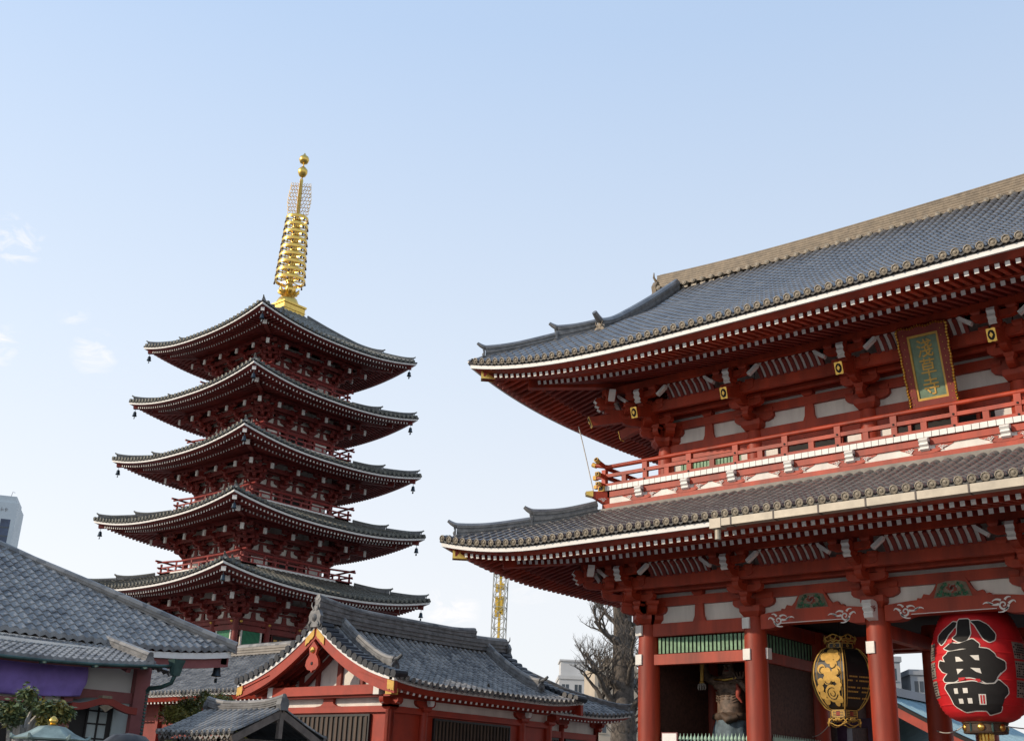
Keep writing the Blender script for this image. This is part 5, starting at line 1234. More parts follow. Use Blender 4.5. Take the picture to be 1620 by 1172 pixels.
# --- low hipped wing on the far right of it
wing = thing('side_wing', 'low red wing with a hipped grey tile roof beyond the right end of the hall', 'hall', (-36.2, 39.3, 0))
wr_ = Ring(0, 0, 3.5, 3.7)
wz = lambda o: 4.95+2.5*(lambda s: .75*s+.25*s*s)((1.25-o)/4.75)
EW = Eave(wr_, 1.25, .28, 3.2, -1.0, wz, 2)
for k in range(4):
    roof_slope('roof_slope', wing, EW, k, -3.45, spacing=.3, r=.085, step=.3, seg=4, disc=6, dr=.1, mats=('htile', 'htile', 'pan'))
    mb = MB(); sweep(mb, EW, k, [(1.13, 4.80), (1.13, 4.90), (.95, 4.90), (.95, 4.80)], n=21); mb.build('eave_fascia', ['white'], wing)
    mb = MB(); rafters(mb, EW, k, .95, 4.70, .25, 0, .24, .1, .11); sweep(mb, EW, k, [(1.1, 4.80), (.95, 4.70), (.85, 4.78), (.95, 4.86)], n=21); soffit(mb, EW, k, 1.0, 4.80, -.2, 5.05); mb.build('rafters', ['hallred', 'white'], wing)
    TT = lambda u, o, z: wr_.P(k, u, o, z); H = wr_.H(k)
    mb = MB(); mb.box(-H, H, -.1, -.05, 0, 4.2, 0, TT); mb.build('wall', ['hallred'], wing); mb = MB(); mb.box(-H, H, -.1, -.04, 4.2, 4.95, 0, TT); mb.build('plaster_band', ['plaster'], wing)
    mb = MB(); mb.box(-H, H, -.08, .08, 3.95, 4.22, 0, TT); mb.box(-H, H, -.06, .08, 4.7, 4.9, 0, TT); mb.build('tie_beam', ['hallred'], wing)
    for u in lin(4, -H, H)[:-1]+([H] if k == 1 else []):
        mb = MB(); a = wr_.P(k, u, 0, 0); mb.tube([a, a+Vector((0, 0, 4.5))], .13, 10); mb.prism(arm_poly(-.42, .42, 4.5, 4.7), lambda p, b, w: TT(u+p, w, b), -.08, .10); masu(mb, TT, u, .15, 4.35, .12, .14); mb.build('column', ['hallred'], wing, smooth=40)
    for a, b in zip(lin(4, -H, H), lin(4, -H, H)[1:]): window_bars(wing, TT, a+.3, b-.3, .8, 3.85, 9)
hip_ridges(wing, EW, -2.9, ('ridgeh', 'htile'), .6, two=False)
# --- cross wing behind, its ridge runs left
cw = thing('cross_wing', 'long low hall with plain grey tile roof and pale ridge behind the gabled hall', 'hall', (-60, 35.7, 0), -PI/2)
gable_roof(cw, 20.6, 5.35, 5.30, 7.65, k=.8, lift=.1, spacing=.3, verge=(), rid=(.38, .5), desc=None, rows=(1, -1), ridge_mat=('stone', 'htile'), orn=False, rtop=False)
mb = MB(); mb.box(-3.4, 3.4, .3, 20.3, 0, 5.6); mb.build('wall', ['darkred'], cw)  # wall and posts carry the shade they stand in as a darker red
mb = MB()
for y in lin(8, .4, 20.2): mb.box(3.4, 3.6, y-.12, y+.12, 0, 5.4)
mb.box(3.4, 3.55, .3, 20.3, 4.2, 4.45); mb.build('post_frame', ['darkred'], cw)
mb = MB(); mb.box(-.3, .3, 0, 14, 8.5, 8.95); o = mb.build('long_ridge', ['blueroof'], cw); o.location = (-6.5, -1, .35)
mb = MB(); mb.box(4.72, 4.80, 13.05, 13.13, 6.25, 6.5); mb.lathe([(.02, 6.5), (.13, 6.5), (.15, 6.2), (.2, 5.95)], (4.76, 13.09, 0), 8); 
# --- little tiled gate roof in front
lg_ = thing('small_gate', 'small wooden gate with a grey tiled gable roof in front of the red hall', 'gate', (-23.25, 15.9, 0), -PI/2)
gable_roof(lg_, 2.75, 1.24, 2.52, 3.12, k=.85, lift=.05, spacing=.19, r=.05, dr=.06, step=.16, verge=(), rid=(.13, .17), desc=None, fascia=False, orn=False, rtop=False, seg=4, disc=6)
mb = MB()
for y in (0.05, 2.70):
    for sg in (1, -1): mb.bar((0, y, 3.02), (sg*1.20, y, 2.42), .07, .15)
    mb.bar((0, y, 3.02), (0, y, 2.5), .1, .1)
mb.box(-1.1, 1.1, .6, .72, 2.36, 2.48); mb.box(-1.1, 1.1, 2.05, 2.17, 2.36, 2.48); mb.box(-.08, .08, .05, 2.7, 2.82, 2.96); mb.box(-1.1, -1.0, .05, 2.7, 2.35, 2.45); mb.box(1.0, 1.1, .05, 2.7, 2.35, 2.45); mb.build('roof_frame', ['greywood'], lg_)
mb = MB()
for y in (.66, 2.11):
    mb.box(-.75, -.6, y-.08, y+.08, 0, 2.4); mb.box(.6, .75, y-.08, y+.08, 0, 2.4)
mb.build('posts', ['brownwood'], lg_); mb = MB(); mb.box(-.6, .6, 2.08, 2.13, .1, 2.3); mb.build('board', ['brownwood'], lg_)
mb = MB(); mb.loft([[(x, y, z) for x, z in ((-.09, 3.08), (-.12, 3.2), (-.09, 3.32), (0, 3.36), (.09, 3.32), (.12, 3.2), (.09, 3.08))] for y in (2.64, 2.80)], 0); mb.build('ridge_ornament', ['ridge'], lg_); mb = MB(); mb.loft([[(x, y, z) for x, z in ((-.09, 3.08), (-.12, 3.2), (-.09, 3.30), (0, 3.33), (.09, 3.30), (.12, 3.2), (.09, 3.08))] for y in (-.05, .08)], 0); mb.build('ridge_ornament', ['ridge'], lg_)
# --- blue sheet roofed hall seen through the passage
bh = thing('blue_roofed_hall', 'hall with pale blue sheet roof and red bargeboards seen through the gate passage', 'hall', (-27.5, 61.5, 0))
def bz(x): return 7.55-.56*abs(x)+.012*x*x
mb = MB()
for sg in (1, -1): mb.loft([[(sg*x, y, bz(x)) for x in lin(8, 0, 6)] for y in lin(2, 0, 16)], 0, closed=False); mb.loft([[(sg*x, y, bz(x)-.22) for x in lin(8, 0, 5.95)] for y in lin(2, .02, 15.9)], 0, closed=False)
for sg in (1, -1):
    for j in range(32): mb.loft([[(sg*x, .25+.5*j-.02, bz(x)+.01), (sg*x, .25+.5*j, bz(x)+.05), (sg*x, .25+.5*j+.02, bz(x)+.01)] for x in lin(8, 0, 6)], 0, closed=False)
mb.build('roof', ['blueroof'], bh)
mb = MB(); mb.box(-.35, .35, -.1, 16.1, 7.5, 7.95); mb.build('main_ridge', ['towerglass'], bh)
mb = MB()
for sg in (1, -1): mb.loft([[(sg*x, 0, bz(x)-.05), (sg*x, .2, bz(x)-.05), (sg*x, .2, bz(x)-.25), (sg*x, 0, bz(x)-.25)] for x in lin(8, 0, 6)], 1); mb.loft([[(sg*x, .05, bz(x)-.26), (sg*x, .2, bz(x)-.26), (sg*x, .2, bz(x)-.75), (sg*x, .05, bz(x)-.75)] for x in lin(8, 0, 5.9)], 0)
mb.build('bargeboard', ['hallred', 'dark'], bh)
mb = MB(); mb.box(-4.6, 4.6, 1.2, 15, 0, 4.6); mb.build('wall', ['plaster'], bh); mb = MB(); mb.box(-5, 5, 1.0, 1.19, 4.3, 4.8); mb.box(-5, 5, .95, 1.19, 3.3, 3.55)
for x in (-4.5, -1.5, 1.5, 4.5): mb.box(x-.2, x+.2, .9, 1.18, 0, 5)
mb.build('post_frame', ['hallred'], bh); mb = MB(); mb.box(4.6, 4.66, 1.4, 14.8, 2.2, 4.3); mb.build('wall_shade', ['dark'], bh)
mb = MB()
for x in lin(9, -4, 4): mb.lathe([(.02, .22), (.09, .16), (.1, .05), (.03, 0)], (x, .7, 3.9), 8)
mb.build('eave_lamps', ['lampwarm'], bh)
mb = MB(); mb.box(-6.2, 6.2, -1.6, .7, 3.05, 3.2); mb.box(-6.2, 6.2, -1.65, -1.6, 2.85, 3.2, 1); mb.build('awning', ['coppergreen', 'dark'], bh)
# ================================================================= THE HALL ON THE LEFT
lh = thing('left_hall', 'large hall with blue grey pantile hip roof and plum posts at the left edge', 'hall', (-28.5, 8.0, 0))
def pantile(name, par, surf, us, w, tmax, mats, course=.17, amp=.036, lip=.036, U=None):
    """wavy pantiles: surf(u, d) point at distance d up the slope"""
    mb = MB(); h = [-.2, .35, .95, 1.0, .35, -.55, -.85, -.2]
    for u in us:
        tm = tmax(u)
        if tm < .1: continue
        n = max(1, math.ceil(tm/course)); rings = []
        for i in range(n):
            for t, off in ((i*course, lip), (min(tm, (i+1)*course), .002)):
                rings.append([surf(u+w*j/7, t)+Vector((0, 0, h[j]*amp+off)) for j in range(8)])
        mb.loft(rings, 0, closed=False)
        # rounded eave lip
        mb.loft([[surf(u+w*j/7, 0)+Vector((0, 0, h[j]*amp+lip)) for j in range(8)], [surf(u+w*j/7, -.02)+Vector((0, 0, h[j]*amp-.08)) for j in range(8)]], 0, closed=False)
    return mb.build(name, mats, par, smooth=45)
# local frame: x toward the lane, y along it.  main eave x = 2.7, pent eave x = 4.56
def lfm(y): a = max(0, y-7.0)/3.2; return .26*min(a, 1.1)**2
ME, MZ, YC = 2.7, 4.66, 10.2
slm = .60
def smain(u, d): return Vector((ME-d, u, MZ+slm*d-.006*d*d+lfm(u)*max(0, 1-d/4)))
pantile('roof_slope', lh, smain, [-12.03+.235*i for i in range(95)], .235, lambda u: max(0, min(7.6, YC-u-.11)), ['ltile'], course=.25, amp=.03, lip=.03)
def send(u, d): return Vector((u, YC-d, MZ+slm*d-.006*d*d+lfm(YC-max(0, ME-u)*1.0)*max(0, 1-d/4)))
pantile('roof_slope', lh, send, [ME-15.2+.27*i for i in range(56)], .27, lambda u: max(0, min(7.6, ME-u-.13)), ['ltile'], course=.3)
hp = [Vector((ME-d+.05, YC-d+.05, MZ+slm*d-.006*d*d+.26*max(0, 1-d/4)-.17)) for d in lin(22, .0, 7.6)]
ridge_stack('hip_ridge', lh, hp, [.13*(1+.35*max(0, 1-i/2.5)) for i in range(22)], .30, ('ridge', 'ltile'), 4)
hp2 = [p+Vector((.30, -.30, 0)) for p in hp[2:]]
mr = [Vector((ME-7.6, y, MZ+slm*7.6-.006*57.8)) for y in lin(12, YC-7.6, -12)]
ridge_stack('main_ridge', lh, mr, .6, .5, ('ridge', 'ltile'), 5)
mb = MB(); yy = lin(30, -12, YC-.05)
P = lambda y, dx, dz: Vector((ME-dx, y, MZ+lfm(y)+dz))
mb.loft([[P(y, .02, -.27), P(y, .02, -.12), P(y, .2, -.12), P(y, .2, -.27)] for y in yy], 0); mb.build('eave_fascia', ['white'], lh)
mb = MB(); mb.loft([[P(y, .10, -.50), P(y, .10, -.275), P(y, .3, -.275), P(y, .3, -.50)] for y in yy], 0)
mb.loft([[P(y, .2, -.36), P(y, 3.2, .6)] for y in yy], 1, closed=False)
mb.loft([[Vector((x, YC-.1, MZ+.2-.4)), Vector((x, YC-.1, MZ+.2-.1)), Vector((x, YC-.28, MZ+.2-.1)), Vector((x, YC-.28, MZ+.2-.4))] for x in (ME-.1, ME-9)], 0); mb.build('eave_board', ['pinkpost', 'darkred'], lh)
# pent roof
PE, PZ_, PY2 = 4.56, 3.94, 6.75; PSL = .29
def spent(u, d): return Vector((PE-d, u, PZ_+PSL*d+.16*max(0, (u-3.5)/3.3)**2*(1-d/3)))
pantile('pent_roof', lh, spent, [-12+.165*i for i in range(114)], .165, lambda u: min(2.35, 2.35), ['ltile'], course=.22, amp=.022, lip=.026)
vp = [spent(PY2-.1, d)+Vector((0, 0, .02)) for d in lin(8, .0, 2.0)]; ridge_stack('verge_ridge', lh, vp, .12, .22, ('ridgeh', 'ltile'), 2, lat=Vector((0, 1, 0)))
def spv(u, d): return Vector((u, PY2+.55-d, spent(PY2, PE-u).z-.2+.3*d))
pantile('pent_roof', lh, spv, [PE-1.6+.24*i for i in range(6)], .24, lambda u: .55, ['ltile'], course=.2, amp=.026)
mb = MB(); mb.tube([spent(y, -.08)+Vector((0, 0, -.07)) for y in lin(20, -12, 7.3)], .038, 8); gt = mb.build('gutter', ['coppergreen'], lh, smooth=50)
mb = MB()
for y in lin(16, -11.5, 6.4): p = spent(y, -.08); mb.box(p.x-.03, p.x+.25, y-.015, y+.015, p.z-.14, p.z-.1)
mb.build('gutter_bracket', ['coppergreen'], gt)
mb = MB(); mb.box(4.58, 4.86, 7.1, 7.40, 4.0, 4.2, tp=.05); mb.box(4.62, 4.82, 7.14, 7.36, 3.84, 4.0, tp=.03); mb.tube([(4.72, 7.25, 3.86), (4.66, 7.22, 3.68), (4.4, 7.12, 3.58), (4.05, 7.05, 3.56), (3.98, 7.05, 3.5)], .05, 8); dp = mb.build('rain_hopper', ['coppergreen'], lh, smooth=40)
mb = MB()
for i in range(26):
    z = 3.46-.075*i; a = i % 2; mb.lathe([(.022, -.03), (.038, 0), (.022, .03)], (3.98, 7.05, z), 6)
mb.build('rain_chain', ['coppergreen'], dp, smooth=50)
mb = MB(); mb.loft([[(PE-.10, y, spent(y, .1).z-.17), (PE-.10, y, spent(y, .1).z-.04), (PE-.22, y, spent(y, .1).z-.02), (PE-.22, y, spent(y, .1).z-.17)] for y in lin(20, -12, PY2)], 0)
for y in lin(14, -11, 6.3): mb.bar((PE-2.2, y, PZ_+.62), (PE-.25, y, PZ_-.05), .1, .12)
mb.loft([[(PE-.15, y, spent(y, .15).z-.08), (PE-2.3, y, spent(y, 2.3).z-.1)] for y in lin(12, -12, PY2)], 1, closed=False); mb.build('pent_frame', ['pinkpost', 'darkred'], lh)
# walls under the pent roof: plane x = 3.4
XW = 3.4
mb = MB(); mb.box(-10, XW-.1, -12, 7.1, 0, 4.4); mb.build('wall', ['plaster'], lh)
mb = MB(); mb.box(-9, ME-1.6, -12, 8.8, 0, 5.2); mb.build('upper_wall', ['plaster'], lh)
mb = MB(); mb.box(XW-.25, XW+.12, 7.0, 7.38, 0, 4.15); mb.build('corner_post', ['pinkpost'], lh)
mb = MB(); mb.box(XW-.1, XW+.03, 5.5, 7.0, 3.22, 3.46); mb.box(XW-.1, XW+.04, -12, 5.4, 3.05, 3.14); mb.build('tie_beam', ['pinkpost'], lh)
mb = MB(); mb.box(XW-.1, XW-.06, 5.55, 7.0, 3.46, 4.05); mb.build('grey_panel', ['concrete'], lh)
mb = MB()
for y in (5.42, 4.75): mb.box(XW-.15, XW+.06, y-.11, y+.11, 0, 4.0)
mb.build('post', ['pinkpost'], lh)
mb = MB(); mb.box(XW-.12, XW-.05, 5.55, 6.62, .2, 3.2, 1); mb.box(XW-.05, XW-.035, 6.02, 6.48, .2, 3.15, 0)
for y in (5.98, 6.25, 6.5): mb.box(XW-.04, XW-.01, y-.02, y+.02, .2, 3.2, 1)
for z in (1.6, 2.0, 2.4, 2.72, 3.0): mb.box(XW-.04, XW-.012, 5.98, 6.5, z-.018, z+.018, 1)
mb.build('glazed_door', ['glass', 'black'], lh)
mb = MB(); mb.box(XW-.11, XW-.02, 6.62, 7.0, .2, 3.22); mb.build('plaster_panel', ['glass'], lh)
mb = MB(); mb.box(XW-.12, XW-.06, -12, 4.6, .2, 3.05, 0)
for y in [-11.5+1.05*i for i in range(16)]: mb.box(XW-.08, XW-.02, y-.05, y+.05, .2, 3.05, 1)
mb.build('dark_shutter', ['dark', 'brownwood'], lh)
# canopy over the door
cn = thing('door_canopy', None, None); cn.parent = lh
def cz(y): t = (y-5.95)/.75; return 3.0+.20*math.exp(-3.2*t*t)+.03*abs(t)
mb = MB(); mb.loft([[(x, y, cz(y)+.05+.1*(XW+.75-x)*.4) for y in lin(15, 5.15, 6.75)] for x in (XW-.05, XW+.72)], 0, closed=False); mb.build('canopy_sheet', ['verdigris'], cn)
mb = MB(); mb.loft([[(XW+.66, y, cz(y)-.10), (XW+.66, y, cz(y)+.05), (XW+.76, y, cz(y)+.06), (XW+.76, y, cz(y)-.09)] for y in lin(19, 5.15, 6.75)], 0); mb.build('canopy_board', ['darkred'], cn)
mb = MB(); mb.prism([(5.78, 3.06), (5.9, 2.98), (5.95, 2.94), (6.0, 2.98), (6.12, 3.06), (6.0, 3.10), (5.9, 3.10)], lambda a, b, w: (XW+.765+w, a, b), 0, .02); mb.box(XW+.6, XW+.78, 5.83, 6.07, 3.24, 3.3); mb.build('canopy_crest', ['ridgetan', 'brownwood'], cn)
# violet curtain sagging under the pent eave
ct = MB(); nx = 120; rows_ = []
for j in range(19):
    v = j/18; row = []
    for i in range(nx+1):
        y = -6.0+11.72*i/nx; sg_ = abs(math.sin((y-5.72)*PI/3.9)); zb = 3.28-.10*sg_*1.0; zt = 3.95
        rd_ = .06 if y > 5.6 else 0; xx = XW+.12+.03*math.sin(y*7+v*2.5)*(.3+v)+.018*math.sin(y*17+v*5)+.16*math.sin(PI*v)*.8+.05*v+.02*math.sin(v*14+y*2.2)*v
        row.append((xx, y-(.12*v*v if i == nx else 0), zt+(zb-zt)*v))
    rows_.append(row)
ct.loft(rows_, 0, closed=False); co = ct.build('violet_curtain', ['purple'], None, smooth=70, loc=(-28.5, 8.0, 0)); tag(co, 'violet cloth curtain sagging under the pent roof of the left hall', 'curtain')
sm = co.modifiers.new('solid', 'SOLIDIFY'); sm.thickness = .012
hb = put('wind_bell', bo.data, None, (-26.15, 18.0, 4.18)); hb.scale = (.62, .62, .62); tag(hb, 'small dark bell under the corner of the left hall\'s pantile roof', 'bell')
# ================================================================= TREES, DISTANT BUILDINGS, SMALL THINGS
def bare_tree(name, label, loc, trunk_r, h, seed, limbs, twig=3, lean=0):
    t = thing(name, label, 'tree', loc); rnd = random.Random(seed)
    tr = MB(); pts = []; rs = []
    for i in range(12):
        f = i/11; pts.append(Vector((.12*math.sin(3*f)+lean*f, .1*math.cos(4*f), h*f))); rs.append(trunk_r*(1.25-.25*min(1, f*5))*(1-.42*f)*(1+.08*rnd.uniform(-1, 1)))
    tr.tube(pts, rs, 14)
    for q in range(10): # burrs and stubs of pollarded limbs
        f = rnd.uniform(.55, .97); g = rnd.uniform(0, 2*PI); p = pts[int(f*11)]; r = rs[int(f*11)]; d = Vector((math.cos(g), math.sin(g), rnd.uniform(.1, .7)))
        tr.tube([p, p+d*r*1.1, p+d*(r*1.3+.15)], [r*.5, r*.38, r*.2], 8)
    tr.build('trunk', ['bark'], t, smooth=70); br = MB()
    def grow(p, d, ln, r, lv):
        n = 5; q = [p]; dd = d.normalized()
        for i in range(n):
            dd = (dd+Vector((rnd.uniform(-.28, .28), rnd.uniform(-.28, .28), rnd.uniform(-.12, .30)))).normalized(); q.append(q[-1]+dd*ln/n)
        br.tube(q, [r*(1-.62*i/n) for i in range(n+1)], 7 if lv < 2 else (5 if lv < 3 else 3), cap=False)
        if lv >= twig: return
        for c in range((4, 4, 4, 5, 5)[min(4, lv)]+(lv == 0)):
            i = rnd.randint(2, n); nd = (dd*.7+Vector((rnd.uniform(-1, 1), rnd.uniform(-1, 1), rnd.uniform(-.35, .8)))).normalized()
            grow(q[i], nd, ln*rnd.uniform(.45, .72), r*.42, lv+1)
    for q in range(75 if trunk_r > .5 else 0):      # thin upright shoots all along the trunk
        f = rnd.uniform(.15, 1); i = min(11, int(f*11)); g = rnd.uniform(0, 2*PI); d = Vector((math.cos(g), math.sin(g), rnd.uniform(.3, 1.3))); p = pts[i]+Vector((d.x, d.y, 0))*rs[i]*.8
        grow(p, d, rnd.uniform(.8, 1.9), .035, twig-1)
    for (f, g, ln, r, up) in limbs:
        p = pts[min(11, int(f*11))]; grow(p, Vector((math.cos(g), math.sin(g), up)), ln, r, 0)
    br.build('branches', ['bark'], t, smooth=80); return t
vr = math.atan2(RT.y, RT.x)       # direction to the right as seen by the photographer
bare_tree('bare_tree', 'thick pollarded leafless tree standing between the low wing and the gate', (-43.6, 60.0, 0), .92, 14.5, 3,
    [(.38, vr+PI-.2, 3.2, .30, .75), (.5, vr+PI+.3, 3.2, .26, .55), (.62, vr+PI, 2.9, .26, .8), (.66, vr+.2, 3.4, .26, .8), (.5, vr-.3, 3.2, .26, .5), (.75, vr+PI+.5, 2.6, .22, .5), (.8, vr-.4, 3.2, .22, .8), (.9, vr+PI-.5, 2.4, .18, .7), (.95, vr+.6, 2.8, .2, .8), (.42, vr+1.3, 2.8, .22, .6), (.55, vr-1.2, 2.8, .22, .6)], 4)
bare_tree('bare_tree', 'slender leafless tree with fine twigs just left of the gate column', (-40.2, 62.5, 0), .28, 9.5, 9, [(f, g, 3.0, .12, .7) for f, g in ((.3, 0), (.4, 2.2), (.5, 4.1), (.6, 1.0), (.7, 3.1), (.8, 5.0), (.9, .4), (.98, 2.8))], 4)
def leaf_mass(name, label, loc, rad, n, cols, seed, stems=6, leaf=.07, cat='bush', stem_m='bark', flat=.75, gaps=.35):
    t = thing(name, label, cat, loc); rnd = random.Random(seed); mb = MB(); st = MB()
    clumps = []
    for i in range(26):
        g = rnd.uniform(0, 2*PI); el = math.asin(rnd.uniform(-.35, 1)); rr = rnd.uniform(.5, .95)
        clumps.append((Vector((rad[0]*rr*math.cos(el)*math.cos(g), rad[1]*rr*math.cos(el)*math.sin(g), rad[2]*rr*math.sin(el))), rnd.uniform(.18, .36)*min(rad), rnd.randrange(len(cols))))
    for i in range(n):
        c, cr, m = clumps[rnd.randrange(len(clumps))]; d = Vector((rnd.gauss(0, 1), rnd.gauss(0, 1), rnd.gauss(0, flat))); d = d.normalized()*cr*rnd.uniform(.3, 1.15); p = c+d
        a = Vector((rnd.uniform(-1, 1), rnd.uniform(-1, 1), rnd.uniform(-.9, .2))).normalized(); b = a.cross(Vector((rnd.uniform(-1, 1), rnd.uniform(-1, 1), 1))).normalized(); l = leaf*rnd.uniform(.7, 1.4)
        mb.add([p, p+a*l*.5+b*l*.24, p+a*l, p+a*l*.5-b*l*.24], [(0, 1, 2, 3)], m if rnd.random() < .75 else rnd.randrange(len(cols)))
    mb.build('foliage', cols, t)
    for i in range(stems):
        c = clumps[i][0]; st.tube([Vector((rnd.uniform(-.1, .1), rnd.uniform(-.1, .1), -rad[2]-loc[2]*.0-1.2)), c*.4-Vector((0, 0, rad[2]*.4)), c], [.05, .035, .012], 5)
    st.tube([Vector((0, 0, -loc[2])), Vector((0, 0, -rad[2]*.5))], .07, 7)
    st.build('stems', [stem_m], t, smooth=70); return t
for nme_, c in (('leafg', (.12, .155, .055)), ('leafd', (.07, .10, .045)), ('leafy', (.32, .27, .07)), ('leafo', (.32, .18, .07)), ('bushg', (.30, .29, .07)), ('bushd', (.15, .17, .045))): M[nme_] = mat('leaf '+nme_, c, .55, 0, .15, 8)
M['palebranch'] = mat('pale branch', (.42, .40, .37), .8, 0, .15, 6)
leaf_mass('leafy_shrub', 'yellowing green leafy tree with pale branches before the violet curtain', (-17.15, 8.55, 2.42), (.74, .62, .38), 7500, ['leafg', 'leafy', 'leafd', 'leafg', 'leafy'], 4, 14, .075, 'tree', 'palebranch')
leaf_mass('round_bush', 'rounded olive green bush behind the small tiled gate roof', (-27.0, 18.4, 3.1), (1.35, 1.1, .95), 11000, ['bushg', 'bushd', 'leafy', 'bushg'], 11, 6, .09)
leaf_mass('low_hedge', 'low dark green shrub under the eave of the small gate roof', (-21.3, 13.6, 1.75), (1.0, .5, .55), 3500, ['bushg', 'bushd'], 12, 4, .07)
# bronze lantern with verdigris roof and gold jewel
bl_ = thing('bronze_lantern', 'bronze lantern with a verdigris pyramid roof topped by a gold jewel', 'lantern', (-14.95, 7.85, 0))
mb = MB(); mb.lathe([(.46, 2.02), (.475, 2.04), (.30, 2.11), (.17, 2.19), (.06, 2.205)], n=6); mb.build('roof', ['verdigris'], bl_, smooth=20)
mb = MB(); mb.lathe([(.035, 2.19), (.06, 2.215), (.035, 2.225), (.058, 2.25), (.058, 2.275), (.04, 2.30), (.01, 2.325)], n=12); mb.build('jewel', ['gold'], bl_, smooth=60)
mb = MB(); mb.lathe([(.30, 1.98), (.36, 1.9), (.36, 1.5), (.42, 1.4), (.2, 1.35), (.16, .5), (.4, .35), (.5, 0)], n=6); mb.build('body', ['coppergreen'], bl_)
for j in range(6):
    g = j*PI/3; mb = MB(); mb.tube([(.43*math.cos(g), .43*math.sin(g), 2.03), (.48*math.cos(g), .48*math.sin(g), 2.05), (.495*math.cos(g), .495*math.sin(g), 2.09)], [.03, .03, .012], 5); mb.build('roof_curl', ['verdigris'], bl_)
# persons just below the frame, only the crown of the head showing
def person(name, label, loc, h, face, hair, coat):
    p_ = thing(name, label, 'person', loc, face); k = h/1.75; V, Ed, Ra = [], [], []
    def v(p, r, fr=None):
        V.append((p[0]*k, p[1]*k, p[2]*k)); Ra.append((r*k, r*k) if not isinstance(r, tuple) else (r[0]*k, r[1]*k)); i = len(V)-1
        if fr is not None: Ed.append((fr, i))
        return i
    a = v((0, 0, .95), (.16, .11)); b = v((0, .01, 1.15), (.14, .10), a); c = v((0, .01, 1.36), (.17, .11), b); n0 = v((0, 0, 1.47), (.08, .07), c); n1 = v((0, -.01, 1.52), .055, n0); h0 = v((0, -.025, 1.60), (.072, .085), n1); v((0, -.01, 1.68), (.074, .088), h0)
    for s in (-1, 1):
        sh = v((s*.19, .01, 1.40), .062, c); e = v((s*.24, .03, 1.12), .047, sh); w = v((s*.24, -.05, .88), .034, e); hd = v((s*.24, -.07, .80), (.04, .025), w)
        for f in range(4): v((s*.24, -.095+.022*f, .70+.006*abs(f-1.5)), .009, hd)
        v((s*.215, -.105, .755), .010, hd)
        l = v((s*.09, 0, .86), .10, a); kn_ = v((s*.10, -.02, .48), .065, l); an_ = v((s*.10, .02, .10), .045, kn_); v((s*.11, -.13, .04), .04, an_)
    skin_body('body', V, Ed, Ra, [coat], p_, 0, 2)
    mb = MB(); mb.lathe([(.02*k, -.13*k), (.05*k, -.11*k), (.066*k, -.05*k), (.074*k, 0), (.072*k, .05*k), (.05*k, .1*k), (.01, .12*k)], (0, 0, 0), 16, 0, T=lambda x, y, z: (x, y*1.2-.025*k, 1.625*k+z))
    mb.tube([(0, -.10*k, 1.65*k), (0, -.135*k, 1.60*k), (0, -.11*k, 1.585*k)], [.01*k, .016*k, .01*k], 6)
    for s in (-1, 1):
        mb.tube([(s*.072*k, -.0*k, 1.66*k), (s*.084*k, .01*k, 1.63*k), (s*.074*k, 0, 1.59*k)], [.01*k, .018*k, .01*k], 6); mb.lathe([(.012*k, 0), (.008*k, .006*k), (.001, .008*k)], (0, 0, 0), 8, 1, T=lambda x, y, z: (s*.03*k+x, -.112*k-z, 1.645*k+y*.6))
    mb.tube([(-.025*k, -.108*k, 1.56*k), (.025*k, -.108*k, 1.56*k)], .006*k, 5, 2); mb.build('head', ['skin', 'white', 'statuered'], p_, smooth=70)
    mb = MB(); rnd = random.Random(3); rings = []
    for (r, z) in ((.080, -.10), (.089, -.02), (.090, .05), (.078, .10), (.045, .128), (.006, .135)): rings.append([((r+.004*math.sin(11*t)*(r > .03))*k*math.cos(t), (r*1.22+.004*math.sin(9*t))*k*math.sin(t)+.012*k, (1.625+z+(.07 if math.sin(t) < -.45 and z < .03 else 0))*k) for t in [2*PI*i/24 for i in range(24)]])
    mb.loft(rings, 0); mb.build('hair', [hair], p_, smooth=70); return p_
person('person', 'dark haired person at lower left, only the crown of the head showing', (-3.22, 1.93, 0), 1.715, R(30), 'hair', 'coat')
person('person', 'light brown haired person whose crown barely shows below the red hall', (-3.85, 4.42, 0), 1.83, R(140), 'hairlight', 'coat')
# crane mast
cr = thing('crane_mast', 'yellow lattice crane mast rising behind the roofs between pagoda and gate', 'crane', (-107.8, 119.3, 0), .5)
mb = MB(); w = .85; H_ = 31.6
for sx in (-1, 1):
    for sy in (-1, 1): mb.bar((sx*w, sy*w, 0), (sx*w, sy*w, H_), .12, .12, 1)
n = 22
for i in range(n):
    z0, z1 = H_*i/n, H_*(i+1)/n
    for s in (-1, 1):
        mb.bar((-w, s*w, z0), (w, s*w, z1 if i % 2 else z0), .07, .07, 1); mb.bar((s*w, -w, z0), (s*w, w, z0), .08, .08, 1); mb.bar((s*w, -w if i % 2 else w, z0), (s*w, w if i % 2 else -w, z1), .06, .06, 1); mb.bar((w if i % 2 else -w, s*w, z0), (-w if i % 2 else w, s*w, z1), .06, .06, 1)
        mb.bar((-w, s*w, z0), (w, s*w, z0), .08, .08, 1)
mb.build('lattice', ['crane', 'cranegrey'], cr)
mb = MB(); mb.box(-.16, .16, -.16, .16, 0, H_+.2); mb.box(-.45, .45, -.4, .4, 25.2, 27.0)
for z in (24.6, 26.2, 28.0): mb.box(-.6, -.3, -.3, .3, z, z+1.1); mb.box(.25, .5, -.3, .3, z+.3, z+1.2)
mb.build('climbing_column', ['crane'], cr)
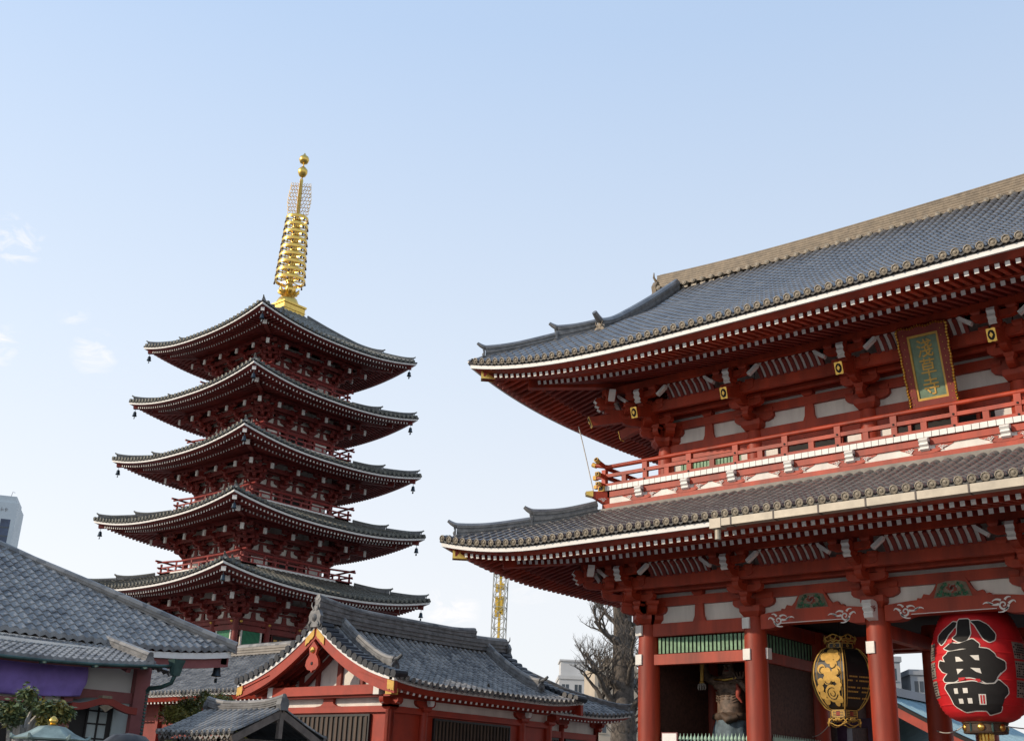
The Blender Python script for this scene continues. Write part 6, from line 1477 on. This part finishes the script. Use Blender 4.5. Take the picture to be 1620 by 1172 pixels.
# far buildings
def block(name, label, loc, rz, w, d, h, floors, bays, wall='concrete', win='window', roofbox=None, cat='building', wf=.55, hf=.45):
    b = thing(name, label, cat, loc, rz); mb = MB(); mb.box(-w/2, w/2, 0, d, 0, h); mb.build('walls', [wall], b); mb = MB(); mb.box(-w/2-.15, w/2+.15, -.15, d+.15, h, h+.5); mb.build('parapet', [wall], b)
    def win_(x0, x1, y0, y1, z0, z1):
        mb = MB(); mb.box(x0, x1, y0, y1, z0, z1, 0); v = (x1-x0) > (y1-y0)
        if v: mb.box(x0-.05, x1+.05, y0-.10, y0-.001, z0-.12, z0-.02, 1); mb.box((x0+x1)/2-.04, (x0+x1)/2+.04, y0-.03, y0-.001, z0, z1, 1)
        mb.build('window', [win, wall], b)
    for f in range(floors):
        z0 = h*(f+.3)/floors; z1 = z0+h/floors*hf
        if z1 < 7: continue
        for i in range(bays): c = -w/2+w*(i+.5)/bays; ww = w/bays*wf/2; win_(c-ww, c+ww, -.02, .1, z0, z1)
        for i in range(max(2, bays//2)): c = d*(i+.5)/max(2, bays//2); win_(w/2-.06, w/2+.02, c-.7, c+.7, z0, z1)
    if roofbox:
        for (x0, x1, y0, y1, hh) in roofbox: mb = MB(); mb.box(x0, x1, y0, y1, h+.5, h+.5+hh); mb.box(x0-.2, x1+.2, y0-.2, y1+.2, h+.5+hh, h+.75+hh); mb.build('roof_box', [wall], b)
    return b
yaw = PHI
M['beige'] = mat('beige render', (.50, .42, .32), .85, 0, .08, .2); M['greyrender'] = mat('grey render', (.36, .37, .38), .85, 0, .08, .2)
block('apartment_building', 'pale grey apartment block with roof boxes behind the bare branches', (-107.5, 140, 0), yaw, 9.5, 9, 18.0, 6, 5, roofbox=[(-4.5, -.6, 1, 6, 2.2), (1, 3.5, 2, 6, 1.0)])
block('apartment_building', 'beige apartment block right of the bare tree by the gate column', (-90, 124.5, 0), yaw+.1, 8, 8, 17.0, 6, 4, wall='beige', roofbox=[(-2, 2, 2, 5, 1.2)])
block('apartment_building', 'low tan building filling the gap under the bare branches', (-99, 139, 0), yaw, 9, 8, 13.0, 5, 5, wall='beige')
block('office_building', 'narrow grey office tower glimpsed between gate columns just right of the black lantern', (-47.3, 109, 0), yaw-.1, 1.7, 8, 15.0, 6, 1, wall='greyrender')
block('office_building', 'wider, lower grey office building beside the narrow tower, seen through the gate passage', (-44.3, 112, 0), yaw-.1, 4.6, 8, 13.9, 6, 3, wall='greyrender')
# --- high-rise at the left edge
hr2 = thing('highrise_tower', 'white high rise tower with dark blue window bands at the left edge', 'tower', (-398, 179.5, 0), 1.02)
mb = MB(); mb.box(-16, 2.2, 0, 20, 0, 91.5); mb.box(-16, 1.2, .8, 19, 91.5, 94.0); mb.build('walls', ['tower'], hr2)
mb = MB()
for (a, b) in ((-13, -9.5), (-8.2, -3.6), (-2.6, .6)):
    mb.box(a, b, -.05, .2, 10, 85.5, 0)
    for i in range(24): z = 11+3.1*i; mb.box(a, b, -.12, -.051, z, z+.5, 1)
mb.build('window_band', ['towerglass', 'window'], hr2)
mb = MB(); mb.tube([(-1.5, 5, 94), (-1.0, 5, 96.6), (-.2, 5, 96.2)], .12, 5); mb.build('aerial', ['greyrender'], hr2)
mb = MB(); 
for i, (x, wd) in enumerate(((-9, .8), (-7.6, 1.0), (-6, .7), (-4.8, 1.1), (-3.2, .9), (-1.8, .8))): mb.box(x, x+wd, -.12, -.02, 88.6, 89.0+.3*(i % 2)); mb.box(x+.1, x+.3, -.12, -.02, 88.2, 89.6)
mb.build('faint_sign', ['greyrender'], hr2)
# ================================================================= GROUND
mb = MB(); mb.add([(-3000, -3000, 0), (3000, -3000, 0), (3000, 3000, 0), (-3000, 3000, 0)], [(0, 1, 2, 3)]); structure('ground', mb, ['paving'])
mb = MB(); mb.box(-1.2, 22.3, -1.6, 9.6, .004, .18); o = structure('gate_platform', mb, ['stone']); o.location = (GX, GY, 0)
